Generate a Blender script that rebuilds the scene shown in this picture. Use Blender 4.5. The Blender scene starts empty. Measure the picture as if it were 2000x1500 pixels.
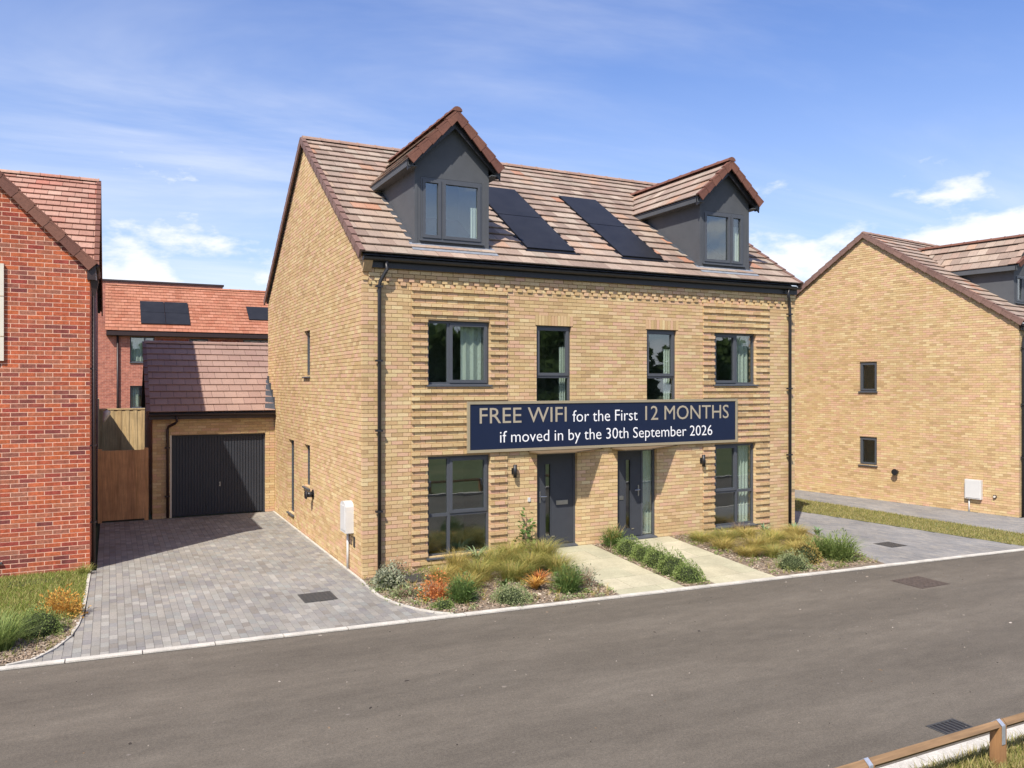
import bpy, math, random
import numpy as np
from mathutils import Vector, Matrix

random.seed(7)
SC = bpy.context.scene
COL = SC.collection
R = math.radians

# ------------------------------------------------------------------ camera
cam_d = bpy.data.cameras.new('camera'); CAM = bpy.data.objects.new('camera', cam_d); COL.objects.link(CAM)
CAM.location = (-4.175, -14.63, 3.636)
CAM.rotation_euler = (R(90), 0, -math.atan2(.4446, .8957))
cam_d.sensor_width = 36; cam_d.lens = 28.44; cam_d.shift_y = -.001
cam_d.clip_start = .1; cam_d.clip_end = 2000
SC.camera = CAM
CP = np.array(CAM.location)

# ------------------------------------------------------------------ sky and sun
LIGHT = Vector((3.6, 3.14, -5.93)).normalized()
SUN_EL = math.asin(-LIGHT.z); SUN_AZ = math.atan2(-LIGHT.x, -LIGHT.y)
W = bpy.data.worlds.new('World'); SC.world = W; W.use_nodes = True
wn = W.node_tree.nodes; wl = W.node_tree.links; wn.clear()
def N(t, **k):
    n = wn.new(t)
    for a, b in k.items(): setattr(n, a, b)
    return n
out = N('ShaderNodeOutputWorld'); bg = N('ShaderNodeBackground'); bg.inputs[1].default_value = .088
sky = N('ShaderNodeTexSky'); sky.sky_type = 'NISHITA'; sky.sun_disc = False
sky.sun_elevation = SUN_EL; sky.sun_rotation = SUN_AZ; sky.air_density = 1.0; sky.dust_density = .9; sky.ozone_density = 2.2
tc = N('ShaderNodeTexCoord'); sep = N('ShaderNodeSeparateXYZ'); wl.new(tc.outputs['Generated'], sep.inputs[0])
def M(op, a, b=None, clamp=False):
    n = N('ShaderNodeMath', operation=op, use_clamp=clamp)
    for i, x in enumerate((a, b)):
        if x is None: continue
        if hasattr(x, 'is_linked'): wl.new(x, n.inputs[i])
        else: n.inputs[i].default_value = x
    return n.outputs[0]
def MR(v, a, b, c=0, d=1):
    n = N('ShaderNodeMapRange', interpolation_type='SMOOTHSTEP')
    wl.new(v, n.inputs[0])
    for i, x in zip((1, 2, 3, 4), (a, b, c, d)): n.inputs[i].default_value = x
    return n.outputs[0]
def NOISE(vec, scale, detail, rough=.55, dist=0):
    n = N('ShaderNodeTexNoise'); wl.new(vec, n.inputs['Vector'])
    n.inputs['Scale'].default_value = scale; n.inputs['Detail'].default_value = detail
    n.inputs['Roughness'].default_value = rough; n.inputs['Distortion'].default_value = dist
    return n.outputs[0]
X_, Y_, Z_ = sep.outputs
zz = M('ADD', M('MAXIMUM', Z_, 0.0), .12)
comb = N('ShaderNodeCombineXYZ'); wl.new(M('DIVIDE', X_, zz), comb.inputs[0]); wl.new(M('DIVIDE', Y_, zz), comb.inputs[1])
mp = N('ShaderNodeMapping'); wl.new(comb.outputs[0], mp.inputs[0]); mp.inputs['Rotation'].default_value = (0, 0, .5); mp.inputs['Scale'].default_value = (.55, 1.5, 1); mp.inputs['Location'].default_value = (1.4, 2.6, 0)
cirrus = M('MULTIPLY', MR(NOISE(mp.outputs[0], .62, 7, .60, .5), .40, .76), MR(NOISE(comb.outputs[0], .33, 2), .34, .56))
cirrus = M('MULTIPLY', cirrus, .62)
mp2 = N('ShaderNodeMapping'); wl.new(tc.outputs['Generated'], mp2.inputs[0]); mp2.inputs['Scale'].default_value = (1, 1, 2.3); mp2.inputs['Location'].default_value = (.62, .15, 0)
cum = MR(M('SUBTRACT', NOISE(mp2.outputs[0], 5.2, 8, .58), M('MULTIPLY', M('MAXIMUM', M('SUBTRACT', Z_, .05), 0.0), 1.05)), .38, .50)
cum = M('MULTIPLY', cum, .95)
mask = M('MAXIMUM', cirrus, cum, True)
mix = N('ShaderNodeMix', data_type='RGBA'); wl.new(mask, mix.inputs[0])
hs = N('ShaderNodeHueSaturation'); hs.inputs['Hue'].default_value = .516; hs.inputs['Saturation'].default_value = 1.31; hs.inputs['Value'].default_value = 1.66
wl.new(sky.outputs[0], hs.inputs['Color'])
hz = N('ShaderNodeMix', data_type='RGBA'); wl.new(MR(Z_, .0, .46, .62, .10), hz.inputs[0]); wl.new(hs.outputs[0], hz.inputs[6]); hz.inputs[7].default_value = (5.8, 6.8, 9.0, 1)
wl.new(hz.outputs[2], mix.inputs[6])
mix.inputs[7].default_value = (9.0, 9.2, 9.8, 1)
wl.new(mix.outputs[2], bg.inputs[0]); wl.new(bg.outputs[0], out.inputs[0])
sun_d = bpy.data.lights.new('sun', 'SUN'); sun = bpy.data.objects.new('sun', sun_d); COL.objects.link(sun)
sun.rotation_euler = LIGHT.to_track_quat('-Z', 'Y').to_euler(); sun.location = (-30, -26, 50)
sun_d.energy = 5.0; sun_d.angle = R(.53); sun_d.color = (1, .93, .83)
SC.view_settings.view_transform = 'Standard'; SC.view_settings.look = 'None'
SC.view_settings.exposure = .42; SC.view_settings.gamma = 1
SC.cycles.max_bounces = 8; SC.cycles.transparent_max_bounces = 12; SC.cycles.sample_clamp_indirect = 6

# ------------------------------------------------------------------ materials
def mat(name):
    m = bpy.data.materials.new(name); m.use_nodes = True
    return m, m.node_tree.nodes, m.node_tree.links, m.node_tree.nodes['Principled BSDF']
def node(ns, t, **k):
    n = ns.new(t)
    for a, b in k.items(): setattr(n, a, b)
    return n
def rgb(c): return (c[0], c[1], c[2], 1)
def ramp(ns, stops, interp='LINEAR'):
    r = node(ns, 'ShaderNodeValToRGB'); e = r.color_ramp.elements; r.color_ramp.interpolation = interp
    while len(e) < len(stops): e.new(.5)
    for i, (p, c) in enumerate(stops): e[i].position = p; e[i].color = rgb(c)
    return r
def wpos(ns, ls, scale):
    g = node(ns, 'ShaderNodeNewGeometry'); m = node(ns, 'ShaderNodeMapping'); ls.new(g.outputs['Position'], m.inputs[0])
    m.inputs['Scale'].default_value = scale if hasattr(scale, '__len__') else (scale,) * 3
    return m.outputs[0]
def nz(ns, ls, scale, detail=4, rough=.6, vec=None):
    n = node(ns, 'ShaderNodeTexNoise'); n.inputs['Scale'].default_value = 1; n.inputs['Detail'].default_value = detail; n.inputs['Roughness'].default_value = rough
    ls.new(vec if vec else wpos(ns, ls, scale), n.inputs['Vector'])
    return n.outputs[0]
def mul(ns, ls, col, fac_sock, lo, hi):
    mr = node(ns, 'ShaderNodeMapRange'); ls.new(fac_sock, mr.inputs[0]); mr.inputs[1].default_value = .3; mr.inputs[2].default_value = .7; mr.inputs[3].default_value = lo; mr.inputs[4].default_value = hi
    mx = node(ns, 'ShaderNodeMix', data_type='RGBA', blend_type='MULTIPLY'); mx.inputs[0].default_value = 1
    ls.new(col, mx.inputs[6]); ls.new(mr.outputs[0], mx.inputs[7])
    return mx.outputs[2]
def bump(ns, ls, b, h, strength, dist=.01):
    n = node(ns, 'ShaderNodeBump'); n.inputs['Strength'].default_value = strength; n.inputs['Distance'].default_value = dist
    ls.new(h, n.inputs['Height']); ls.new(n.outputs[0], b.inputs['Normal'])
def rand_sock(ns, ls):
    g = node(ns, 'ShaderNodeNewGeometry'); o = node(ns, 'ShaderNodeObjectInfo')
    a = node(ns, 'ShaderNodeMath', operation='MULTIPLY_ADD'); ls.new(o.outputs['Random'], a.inputs[0]); a.inputs[1].default_value = 7.31; ls.new(g.outputs['Random Per Island'], a.inputs[2])
    f = node(ns, 'ShaderNodeMath', operation='FRACT'); ls.new(a.outputs[0], f.inputs[0])
    return f.outputs[0]
def piece_mat(name, stops, rough=.9, fine=60, lo=.85, hi=1.15, big=.7, blo=.9, bhi=1.1, bmp=.25, spec=.3, streak=None, interp='LINEAR'):
    """pieces (bricks, tiles, pavers, leaves): colour per piece, grain within, slow drift over the wall"""
    m, ns, ls, b = mat(name)
    c = ramp(ns, stops, interp); ls.new(rand_sock(ns, ls), c.inputs[0]); col = c.outputs[0]
    f = nz(ns, ls, fine, 4)
    col = mul(ns, ls, col, f, lo, hi)
    if streak: col = mul(ns, ls, col, nz(ns, ls, streak, 3), .82, 1.12)
    if big: col = mul(ns, ls, col, nz(ns, ls, big, 3), blo, bhi)
    ls.new(col, b.inputs['Base Color']); b.inputs['Roughness'].default_value = rough; b.inputs['Specular IOR Level'].default_value = spec
    if bmp: bump(ns, ls, b, f, bmp, .004)
    return m
def plain(name, c, rough=.6, spec=.4, metal=0, var=.1, scale=8, bmp=0, fine=None):
    m, ns, ls, b = mat(name)
    r = node(ns, 'ShaderNodeRGB'); r.outputs[0].default_value = rgb(c); col = r.outputs[0]
    f = nz(ns, ls, scale, 5)
    col = mul(ns, ls, col, f, 1 - var, 1 + var)
    if fine:
        g = nz(ns, ls, fine, 3); col = mul(ns, ls, col, g, 1 - var, 1 + var)
        if bmp: bump(ns, ls, b, g, bmp, .006)
    elif bmp: bump(ns, ls, b, f, bmp, .006)
    ls.new(col, b.inputs['Base Color']); b.inputs['Roughness'].default_value = rough; b.inputs['Specular IOR Level'].default_value = spec; b.inputs['Metallic'].default_value = metal
    return m

MT = {}
MT['buff'] = piece_mat('buff_brick', [(0, (0.54, 0.3785, 0.1898)), (0.15, (0.6, 0.444, 0.2333)), (0.3, (0.57, 0.3633, 0.2223)), (0.45, (0.49, 0.3381, 0.1628)), (0.58, (0.63, 0.4945, 0.2712)), (0.7, (0.58, 0.3582, 0.2386)), (0.82, (0.54, 0.4037, 0.206)), (0.93, (0.49, 0.333, 0.1736)), (1, (0.43, 0.2926, 0.1518))], .95, 45, .88, 1.12, .35, .93, 1.07, .35, .2)
MT['red'] = piece_mat('red_brick', [(0, (0.3696, 0.0833, 0.0399)), (0.2, (0.4704, 0.1225, 0.0522)), (0.38, (0.28, 0.0539, 0.0399)), (0.5, (0.4032, 0.1372, 0.0712)), (0.62, (0.2128, 0.0539, 0.0475)), (0.75, (0.448, 0.1127, 0.0427)), (0.88, (0.3248, 0.1274, 0.0808)), (1, (0.168, 0.0441, 0.0399))], .9, 30, .72, 1.25, .6, .9, 1.1, .35, .25, streak=(9, 9, 2))
MT['mortar_buff'] = plain('mortar_buff', (.42, .295, .165), .95, .2, 0, .15, 20, .2)
MT['mortar_red'] = plain('mortar_red', (.74, .46, .33), .95, .2, 0, .12, 20, .2)
tile_stops = [(0, (0.2511, 0.1767, 0.135)), (0.2, (0.3441, 0.2651, 0.207)), (0.4, (0.2325, 0.1674, 0.1305)), (0.55, (0.3906, 0.3116, 0.243)), (0.7, (0.2976, 0.2046, 0.1575)), (0.85, (0.3255, 0.2697, 0.2115)), (0.97, (0.372, 0.2372, 0.162)), (1, (0.372, 0.186, 0.117))]
MT['tile'] = piece_mat('brown_roof_tile', tile_stops, .8, 25, .85, 1.15, 1.1, .85, 1.12, .2, .35)
MT['tile_red'] = piece_mat('terracotta_roof_tile', [(0, (0.3588, 0.1482, 0.0858)), (0.3, (0.4212, 0.1872, 0.117)), (0.6, (0.3354, 0.1248, 0.0702)), (1, (0.39, 0.1716, 0.1014))], .85, 12, .85, 1.15, .8, .85, 1.1, .15, .3)
MT['tile_rose'] = piece_mat('rose_roof_tile', [(0, (0.3496, 0.19, 0.1368)), (0.3, (0.4104, 0.2432, 0.1824)), (0.6, (0.3192, 0.1596, 0.114)), (0.85, (0.4332, 0.2736, 0.2052)), (1, (0.3344, 0.1216, 0.0836))], .85, 18, .85, 1.15, .8, .85, 1.1, .15, .3)
MT['tile_garage'] = piece_mat('plain_garage_tile', [(0, (0.279, 0.18, 0.144)), (0.4, (0.306, 0.2025, 0.162)), (0.7, (0.27, 0.171, 0.1395)), (1, (0.324, 0.216, 0.171))], .75, 25, .9, 1.1, 1, .92, 1.08, .15, .35)
MT['verge'] = piece_mat('verge_unit', [(0, (0.152, 0.0646, 0.0418)), (0.5, (0.1824, 0.0798, 0.0532)), (1, (0.1292, 0.0532, 0.038))], .7, 20, .85, 1.15, 2, .9, 1.1, .15, .35)
MT['verge_brown'] = piece_mat('verge_unit_brown', [(0, (.17, .10, .08)), (1, (.21, .125, .10))], .7, 20, .85, 1.15, 2, .9, 1.1, .15, .35)
MT['ridge'] = piece_mat('ridge_tile', [(0, (.29, .19, .145)), (.5, (.33, .22, .17)), (1, (.27, .17, .13))], .8, 25, .85, 1.15, 1, .9, 1.1, .2, .3)
MT['grey'] = plain('anthracite_cladding', (.080, .085, .093), .65, .3, 0, .08, 3)
MT['frame'] = plain('anthracite_frame', (.070, .076, .087), .45, .5, 0, .06, 10)
MT['door'] = plain('anthracite_door', (.046, .050, .059), .6, .3, 0, .06, 6)
MT['garage_door'] = plain('dark_steel_door', (.036, .040, .050), .5, .35, 0, .08, 3)
MT['black'] = plain('black_plastic', (.016, .016, .018), .45, .5, 0, .1, 10)
MT['pvcu'] = plain('dark_pvc_gutter', (.022, .021, .023), .4, .5, 0, .1, 6)
MT['brownpvc'] = plain('brown_pvc_gutter', (.035, .020, .018), .45, .5, 0, .1, 6)
MT['steel'] = plain('brushed_steel', (.55, .55, .56), .28, .5, 1, .05, 20)
MT['zinc'] = plain('galvanised_strap', (.50, .53, .58), .5, .5, .6, .15, 40)
MT['lead'] = plain('lead_flashing', (.24, .26, .29), .55, .4, .2, .2, 12)
MT['leadk'] = plain('dark_flashing', (.055, .06, .07), .5, .4, 0, .15, 12)
MT['white'] = plain('white_plastic', (.58, .575, .555), .45, .4, 0, .04, 5)
MT['cream'] = plain('cream_board', (.66, .60, .50), .6, .3, 0, .05, 5)
MT['solar'] = plain('solar_glass', (.020, .020, .022), .42, .25, 0, .2, 2)
MT['solar_edge'] = plain('solar_black_edge', (.008, .008, .009), .4, .4, 0, .1, 5)
MT['navy'] = plain('navy_sign_face', (.006, .013, .040), .5, .4, 0, .06, 2)
MT['gold'] = plain('pale_gold_trim', (.30, .255, .17), .5, .4, 0, .06, 4)
MT['shadow_slab'] = plain('brown_shadow_slab', (.15, .105, .06), .8, .2, 0, .1, 6)  # skin of the added slabs that shade the doors
MT['letter_gold'] = plain('pale_gold_lettering', (.36, .315, .235), .5, .3, 0, .03, 4)
MT['letter_white'] = plain('white_lettering', (.82, .82, .82), .5, .3, 0, .02, 4)
MT['room'] = plain('interior_paint', (.34, .36, .33), .9, .2, 0, .1, 1)
MT['curtain'] = plain('white_curtain', (.75, .76, .76), .9, .2, 0, .06, (14, 14, .6))
MT['redwall'] = None
MT['concrete'] = plain('pale_concrete', (.50, .47, .41), .9, .2, 0, .20, 3.5, .25, fine=70)
MT['slab'] = piece_mat('cream_slab', [(0, (0.396, 0.3645, 0.2464)), (0.4, (0.45, 0.4095, 0.2816)), (0.7, (0.414, 0.3915, 0.2684)), (1, (0.486, 0.441, 0.3124))], .9, 30, .88, 1.1, 1.6, .82, 1.1, .2, .2)
MT['paver'] = piece_mat('grey_paver', [(0, (0.2099, 0.1889, 0.163)), (0.2, (0.2724, 0.2597, 0.2271)), (0.4, (0.2278, 0.2172, 0.2025)), (0.6, (0.2947, 0.2739, 0.237)), (0.75, (0.2099, 0.1983, 0.1926)), (0.88, (0.2546, 0.255, 0.2321)), (1, (0.3305, 0.3116, 0.2766))], .9, 40, .86, 1.14, .8, .80, 1.16, .3, .25)
MT['paver_blue'] = piece_mat('blue_grey_paver', [(0, (0.2122, 0.2048, 0.1968)), (0.3, (0.2483, 0.2353, 0.2169)), (0.6, (0.1987, 0.196, 0.1928)), (1, (0.2709, 0.2527, 0.225))], .9, 40, .88, 1.12, .8, .85, 1.15, .3, .25)
MT['joint'] = plain('paver_joint', (.13, .115, .10), .95, .2, 0, .25, 6)
MT['iron'] = plain('cast_iron_cover', (.060, .060, .058), .6, .4, .2, .25, 30, .4)
MT['ironbrown'] = plain('worn_iron_cover', (.085, .066, .054), .65, .35, .1, .3, 14, .4)
def wood(name, stops, sc=(28, 28, 1.6)):
    m, ns, ls, b = mat(name)
    c = ramp(ns, stops); ls.new(rand_sock(ns, ls), c.inputs[0])
    f = nz(ns, ls, sc, 6, .65); col = mul(ns, ls, c.outputs[0], f, .70, 1.28)
    col = mul(ns, ls, col, nz(ns, ls, 2.2, 3), .85, 1.15)
    ls.new(col, b.inputs['Base Color']); b.inputs['Roughness'].default_value = .85; bump(ns, ls, b, f, .3, .004)
    return m
MT['gate'] = wood('brown_stained_timber', [(0, (.50, .28, .13)), (.5, (.56, .32, .155)), (1, (.43, .235, .115))])
MT['pale_timber'] = wood('pale_timber', [(0, (.48, .34, .165)), (.5, (.54, .395, .20)), (1, (.42, .285, .135))])
MT['rail'] = wood('treated_rail_timber', [(0, (.19, .115, .055)), (1, (.215, .13, .065))], (1.6, 28, 28))
MT['post'] = wood('treated_post_timber', [(0, (.24, .12, .045)), (1, (.29, .15, .06))])
def asphalt():
    m, ns, ls, b = mat('asphalt')
    c = ramp(ns, [(.25, (.102, .087, .067)), (.5, (.118, .101, .078)), (.75, (.132, .114, .089))]); ls.new(nz(ns, ls, (.35, .6, 1), 5, .6), c.inputs[0])
    f = nz(ns, ls, 130, 2); col = mul(ns, ls, c.outputs[0], f, .72, 1.3)
    col = mul(ns, ls, col, nz(ns, ls, (30, 42, 1), 3, .8), .80, 1.2)
    col = mul(ns, ls, col, nz(ns, ls, (.7, 4, 1), 4, .6), .95, 1.05)
    col = mul(ns, ls, col, nz(ns, ls, (2.0, 5.0, 1), 6, .7), .86, 1.14)
    wv_ = node(ns, 'ShaderNodeTexWave', wave_type='BANDS', bands_direction='Y'); wv_.inputs['Scale'].default_value = .17; wv_.inputs['Distortion'].default_value = 1.6; wv_.inputs['Detail'].default_value = 3; wv_.inputs['Detail Scale'].default_value = .8; ls.new(wpos(ns, ls, (.35, 1, 1)), wv_.inputs['Vector'])
    col = mul(ns, ls, col, wv_.outputs['Fac'], .93, 1.06)
    col = mul(ns, ls, col, nz(ns, ls, (14, 14, 1), 2, .9), .95, 1.05)
    v = node(ns, 'ShaderNodeTexVoronoi'); v.inputs['Scale'].default_value = 1; v.inputs['Randomness'].default_value = 1; ls.new(wpos(ns, ls, (3.0, 5.6, 1)), v.inputs['Vector'])
    st = node(ns, 'ShaderNodeMapRange'); ls.new(v.outputs['Distance'], st.inputs[0]); st.inputs[1].default_value = .05; st.inputs[2].default_value = .085; st.inputs[3].default_value = 1; st.inputs[4].default_value = 0
    gate_ = node(ns, 'ShaderNodeMath', operation='GREATER_THAN'); ls.new(nz(ns, ls, 1.1, 2), gate_.inputs[0]); gate_.inputs[1].default_value = .56
    fm = node(ns, 'ShaderNodeMath', operation='MULTIPLY'); ls.new(st.outputs[0], fm.inputs[0]); ls.new(gate_.outputs[0], fm.inputs[1])
    fm2 = node(ns, 'ShaderNodeMath', operation='MULTIPLY'); ls.new(fm.outputs[0], fm2.inputs[0]); fm2.inputs[1].default_value = .55
    mx = node(ns, 'ShaderNodeMix', data_type='RGBA'); ls.new(fm2.outputs[0], mx.inputs[0]); ls.new(col, mx.inputs[6]); mx.inputs[7].default_value = (.26, .23, .20, 1)
    ls.new(mx.outputs[2], b.inputs['Base Color']); b.inputs['Roughness'].default_value = .82; b.inputs['Specular IOR Level'].default_value = .35
    bump(ns, ls, b, f, .5, .006)
    return m
MT['asphalt'] = asphalt()
def soil(name, stops, s=9):
    m, ns, ls, b = mat(name)
    f = nz(ns, ls, s, 7, .7); c = ramp(ns, stops); ls.new(f, c.inputs[0])
    ls.new(c.outputs[0], b.inputs['Base Color']); b.inputs['Roughness'].default_value = 1; bump(ns, ls, b, f, .8, .03)
    return m
MT['soil'] = soil('bark_soil', [(.3, (.10, .075, .05)), (.55, (.20, .155, .11)), (.75, (.32, .26, .19))])
MT['turf'] = soil('turf', [(.3, (.085, .10, .03)), (.5, (.15, .145, .05)), (.7, (.24, .20, .085))], 5)
MT['ground'] = soil('ground', [(.3, (.06, .085, .03)), (.5, (.09, .11, .04)), (.7, (.14, .14, .06))], .4)
MT['chip'] = piece_mat('bark_chip', [(0, (.15, .105, .07)), (.3, (.27, .20, .14)), (.6, (.37, .29, .21)), (.85, (.20, .145, .10)), (1, (.52, .45, .35))], .95, 30, .8, 1.2, 0, 1, 1, .2, .2)
MT['grit'] = piece_mat('road_grit', [(0, (.22, .19, .15)), (.3, (.32, .28, .23)), (.5, (.05, .042, .035)), (.75, (.04, .035, .03)), (.85, (.20, .14, .09)), (1, (.42, .38, .33))], .95, 30, .8, 1.2, 0, 1, 1, 0, .2)
def leafm(name, stops, rough=.6, trans=.25):
    m, ns, ls, b = mat(name)
    c = ramp(ns, stops); ls.new(rand_sock(ns, ls), c.inputs[0])
    ls.new(c.outputs[0], b.inputs['Base Color']); b.inputs['Roughness'].default_value = rough; b.inputs['Specular IOR Level'].default_value = .25
    t = node(ns, 'ShaderNodeBsdfTranslucent'); ls.new(c.outputs[0], t.inputs[0])
    mx = node(ns, 'ShaderNodeMixShader'); mx.inputs[0].default_value = trans; ls.new(b.outputs[0], mx.inputs[1]); ls.new(t.outputs[0], mx.inputs[2])
    o = ns['Material Output']; ls.new(mx.outputs[0], o.inputs[0])
    return m
MT['gold_grass'] = leafm('golden_grass', [(0, (.34, .25, .06)), (.25, (.46, .34, .10)), (.5, (.27, .24, .05)), (.75, (.55, .42, .16)), (1, (.20, .22, .05))])
MT['lime_grass'] = leafm('lime_grass', [(0, (.20, .24, .05)), (.3, (.36, .34, .09)), (.6, (.16, .21, .045)), (.85, (.48, .41, .14)), (1, (.28, .29, .07))])
MT['dark_green'] = leafm('dark_green', [(0, (.085, .14, .035)), (.4, (.14, .22, .055)), (.7, (.10, .165, .05)), (1, (.23, .30, .09))])
MT['mid_green'] = leafm('mid_green', [(0, (.16, .22, .06)), (.4, (.25, .32, .09)), (.7, (.11, .17, .045)), (1, (.36, .41, .14))])
MT['sage'] = leafm('sage_green', [(0, (.22, .27, .11)), (.4, (.33, .37, .18)), (.7, (.18, .23, .09)), (1, (.44, .46, .25))])
MT['silver'] = leafm('silver_leaf', [(0, (.27, .29, .19)), (.5, (.40, .41, .28)), (1, (.19, .22, .13))])
MT['orange'] = leafm('orange_leaf', [(0, (.50, .17, .045)), (.35, (.62, .25, .07)), (.7, (.42, .12, .05)), (1, (.66, .33, .12))])
MT['amber'] = leafm('amber_leaf', [(0, (.50, .27, .05)), (.4, (.62, .36, .08)), (.75, (.38, .18, .04)), (1, (.66, .44, .14))])
MT['twig'] = leafm('brown_twig', [(0, (.17, .10, .07)), (.5, (.26, .16, .11)), (1, (.20, .16, .09))], .8, .05)
MT['rosette'] = leafm('blue_green_strap', [(0, (.10, .18, .09)), (.5, (.16, .26, .13)), (1, (.24, .32, .17))])
MT['olive_brown'] = leafm('olive_brown', [(0, (.24, .20, .05)), (.4, (.34, .28, .08)), (.7, (.28, .17, .06)), (1, (.45, .38, .12))])
MT['lawn'] = leafm('lawn_blade', [(0, (.14, .20, .035)), (.35, (.21, .27, .05)), (.65, (.30, .30, .08)), (.85, (.38, .33, .12)), (1, (.46, .38, .17))])
MT['dry_lawn'] = leafm('dry_lawn_blade', [(0, (.15, .18, .04)), (.3, (.24, .24, .06)), (.6, (.34, .29, .10)), (1, (.46, .37, .18))])
MT['tree_leaf'] = leafm('tree_leaf', [(0, (.06, .10, .035)), (.5, (.10, .15, .05)), (1, (.14, .20, .07))], .6, .42)
MT['core'] = plain('dark_green_core', (.035, .045, .02), 1, .1, 0, .3, 20)  # dark green core that blocks the view through the foliage
MT['bark'] = plain('tree_bark', (.09, .07, .05), .95, .2, 0, .3, (8, 8, 2), .5)
def glass():
    m, ns, ls, b = mat('window_glass')
    ns.remove(b)
    tr = node(ns, 'ShaderNodeBsdfTransparent'); tr.inputs[0].default_value = (.82, .87, .83, 1)
    gl = node(ns, 'ShaderNodeBsdfGlossy'); gl.inputs['Roughness'].default_value = .015; gl.inputs['Color'].default_value = (.95, .97, 1, 1)
    lw = node(ns, 'ShaderNodeLayerWeight'); lw.inputs[0].default_value = .5
    fr = node(ns, 'ShaderNodeMath', operation='POWER'); ls.new(lw.outputs['Facing'], fr.inputs[0]); fr.inputs[1].default_value = 5
    a = node(ns, 'ShaderNodeMath', operation='MULTIPLY_ADD', use_clamp=True); ls.new(fr.outputs[0], a.inputs[0]); a.inputs[1].default_value = .85; a.inputs[2].default_value = .14
    nb = node(ns, 'ShaderNodeBump'); nb.inputs['Strength'].default_value = .06; nb.inputs['Distance'].default_value = .02; ls.new(nz(ns, ls, 1.6, 2), nb.inputs['Height']); ls.new(nb.outputs[0], gl.inputs['Normal'])
    mx = node(ns, 'ShaderNodeMixShader'); ls.new(a.outputs[0], mx.inputs[0]); ls.new(tr.outputs[0], mx.inputs[1]); ls.new(gl.outputs[0], mx.inputs[2])
    ls.new(mx.outputs[0], ns['Material Output'].inputs[0])
    return m
MT['glass'] = glass()
def brick_tex(name, c1, c2, cm, axis, ms=.012):
    m, ns, ls, b = mat(name)
    g = node(ns, 'ShaderNodeNewGeometry'); s = node(ns, 'ShaderNodeSeparateXYZ'); ls.new(g.outputs['Position'], s.inputs[0])
    c = node(ns, 'ShaderNodeCombineXYZ'); ls.new(s.outputs[axis], c.inputs[0]); ls.new(s.outputs[2], c.inputs[1])
    t = node(ns, 'ShaderNodeTexBrick'); ls.new(c.outputs[0], t.inputs['Vector'])
    t.inputs['Color1'].default_value = rgb(c1); t.inputs['Color2'].default_value = rgb(c2); t.inputs['Mortar'].default_value = rgb(cm)
    t.inputs['Scale'].default_value = 1; t.inputs['Brick Width'].default_value = .225; t.inputs['Row Height'].default_value = .075; t.inputs['Mortar Size'].default_value = ms * .5; t.inputs['Bias'].default_value = -.1
    col = mul(ns, ls, t.outputs['Color'], nz(ns, ls, 5, 4), .75, 1.25)
    ls.new(col, b.inputs['Base Color']); b.inputs['Roughness'].default_value = .9; bump(ns, ls, b, t.outputs['Fac'], -.4, .01)
    return m
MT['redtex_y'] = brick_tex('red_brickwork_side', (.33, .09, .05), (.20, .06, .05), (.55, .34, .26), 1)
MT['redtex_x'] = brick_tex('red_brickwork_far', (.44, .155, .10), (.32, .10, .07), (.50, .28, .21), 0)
MT['bufftex_y'] = brick_tex('buff_brickwork_side', (.52, .39, .19), (.45, .31, .15), (.30, .22, .13), 1)
MT['bufftex_x'] = brick_tex('buff_brickwork_rear', (.52, .39, .19), (.45, .31, .15), (.30, .22, .13), 0)

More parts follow.
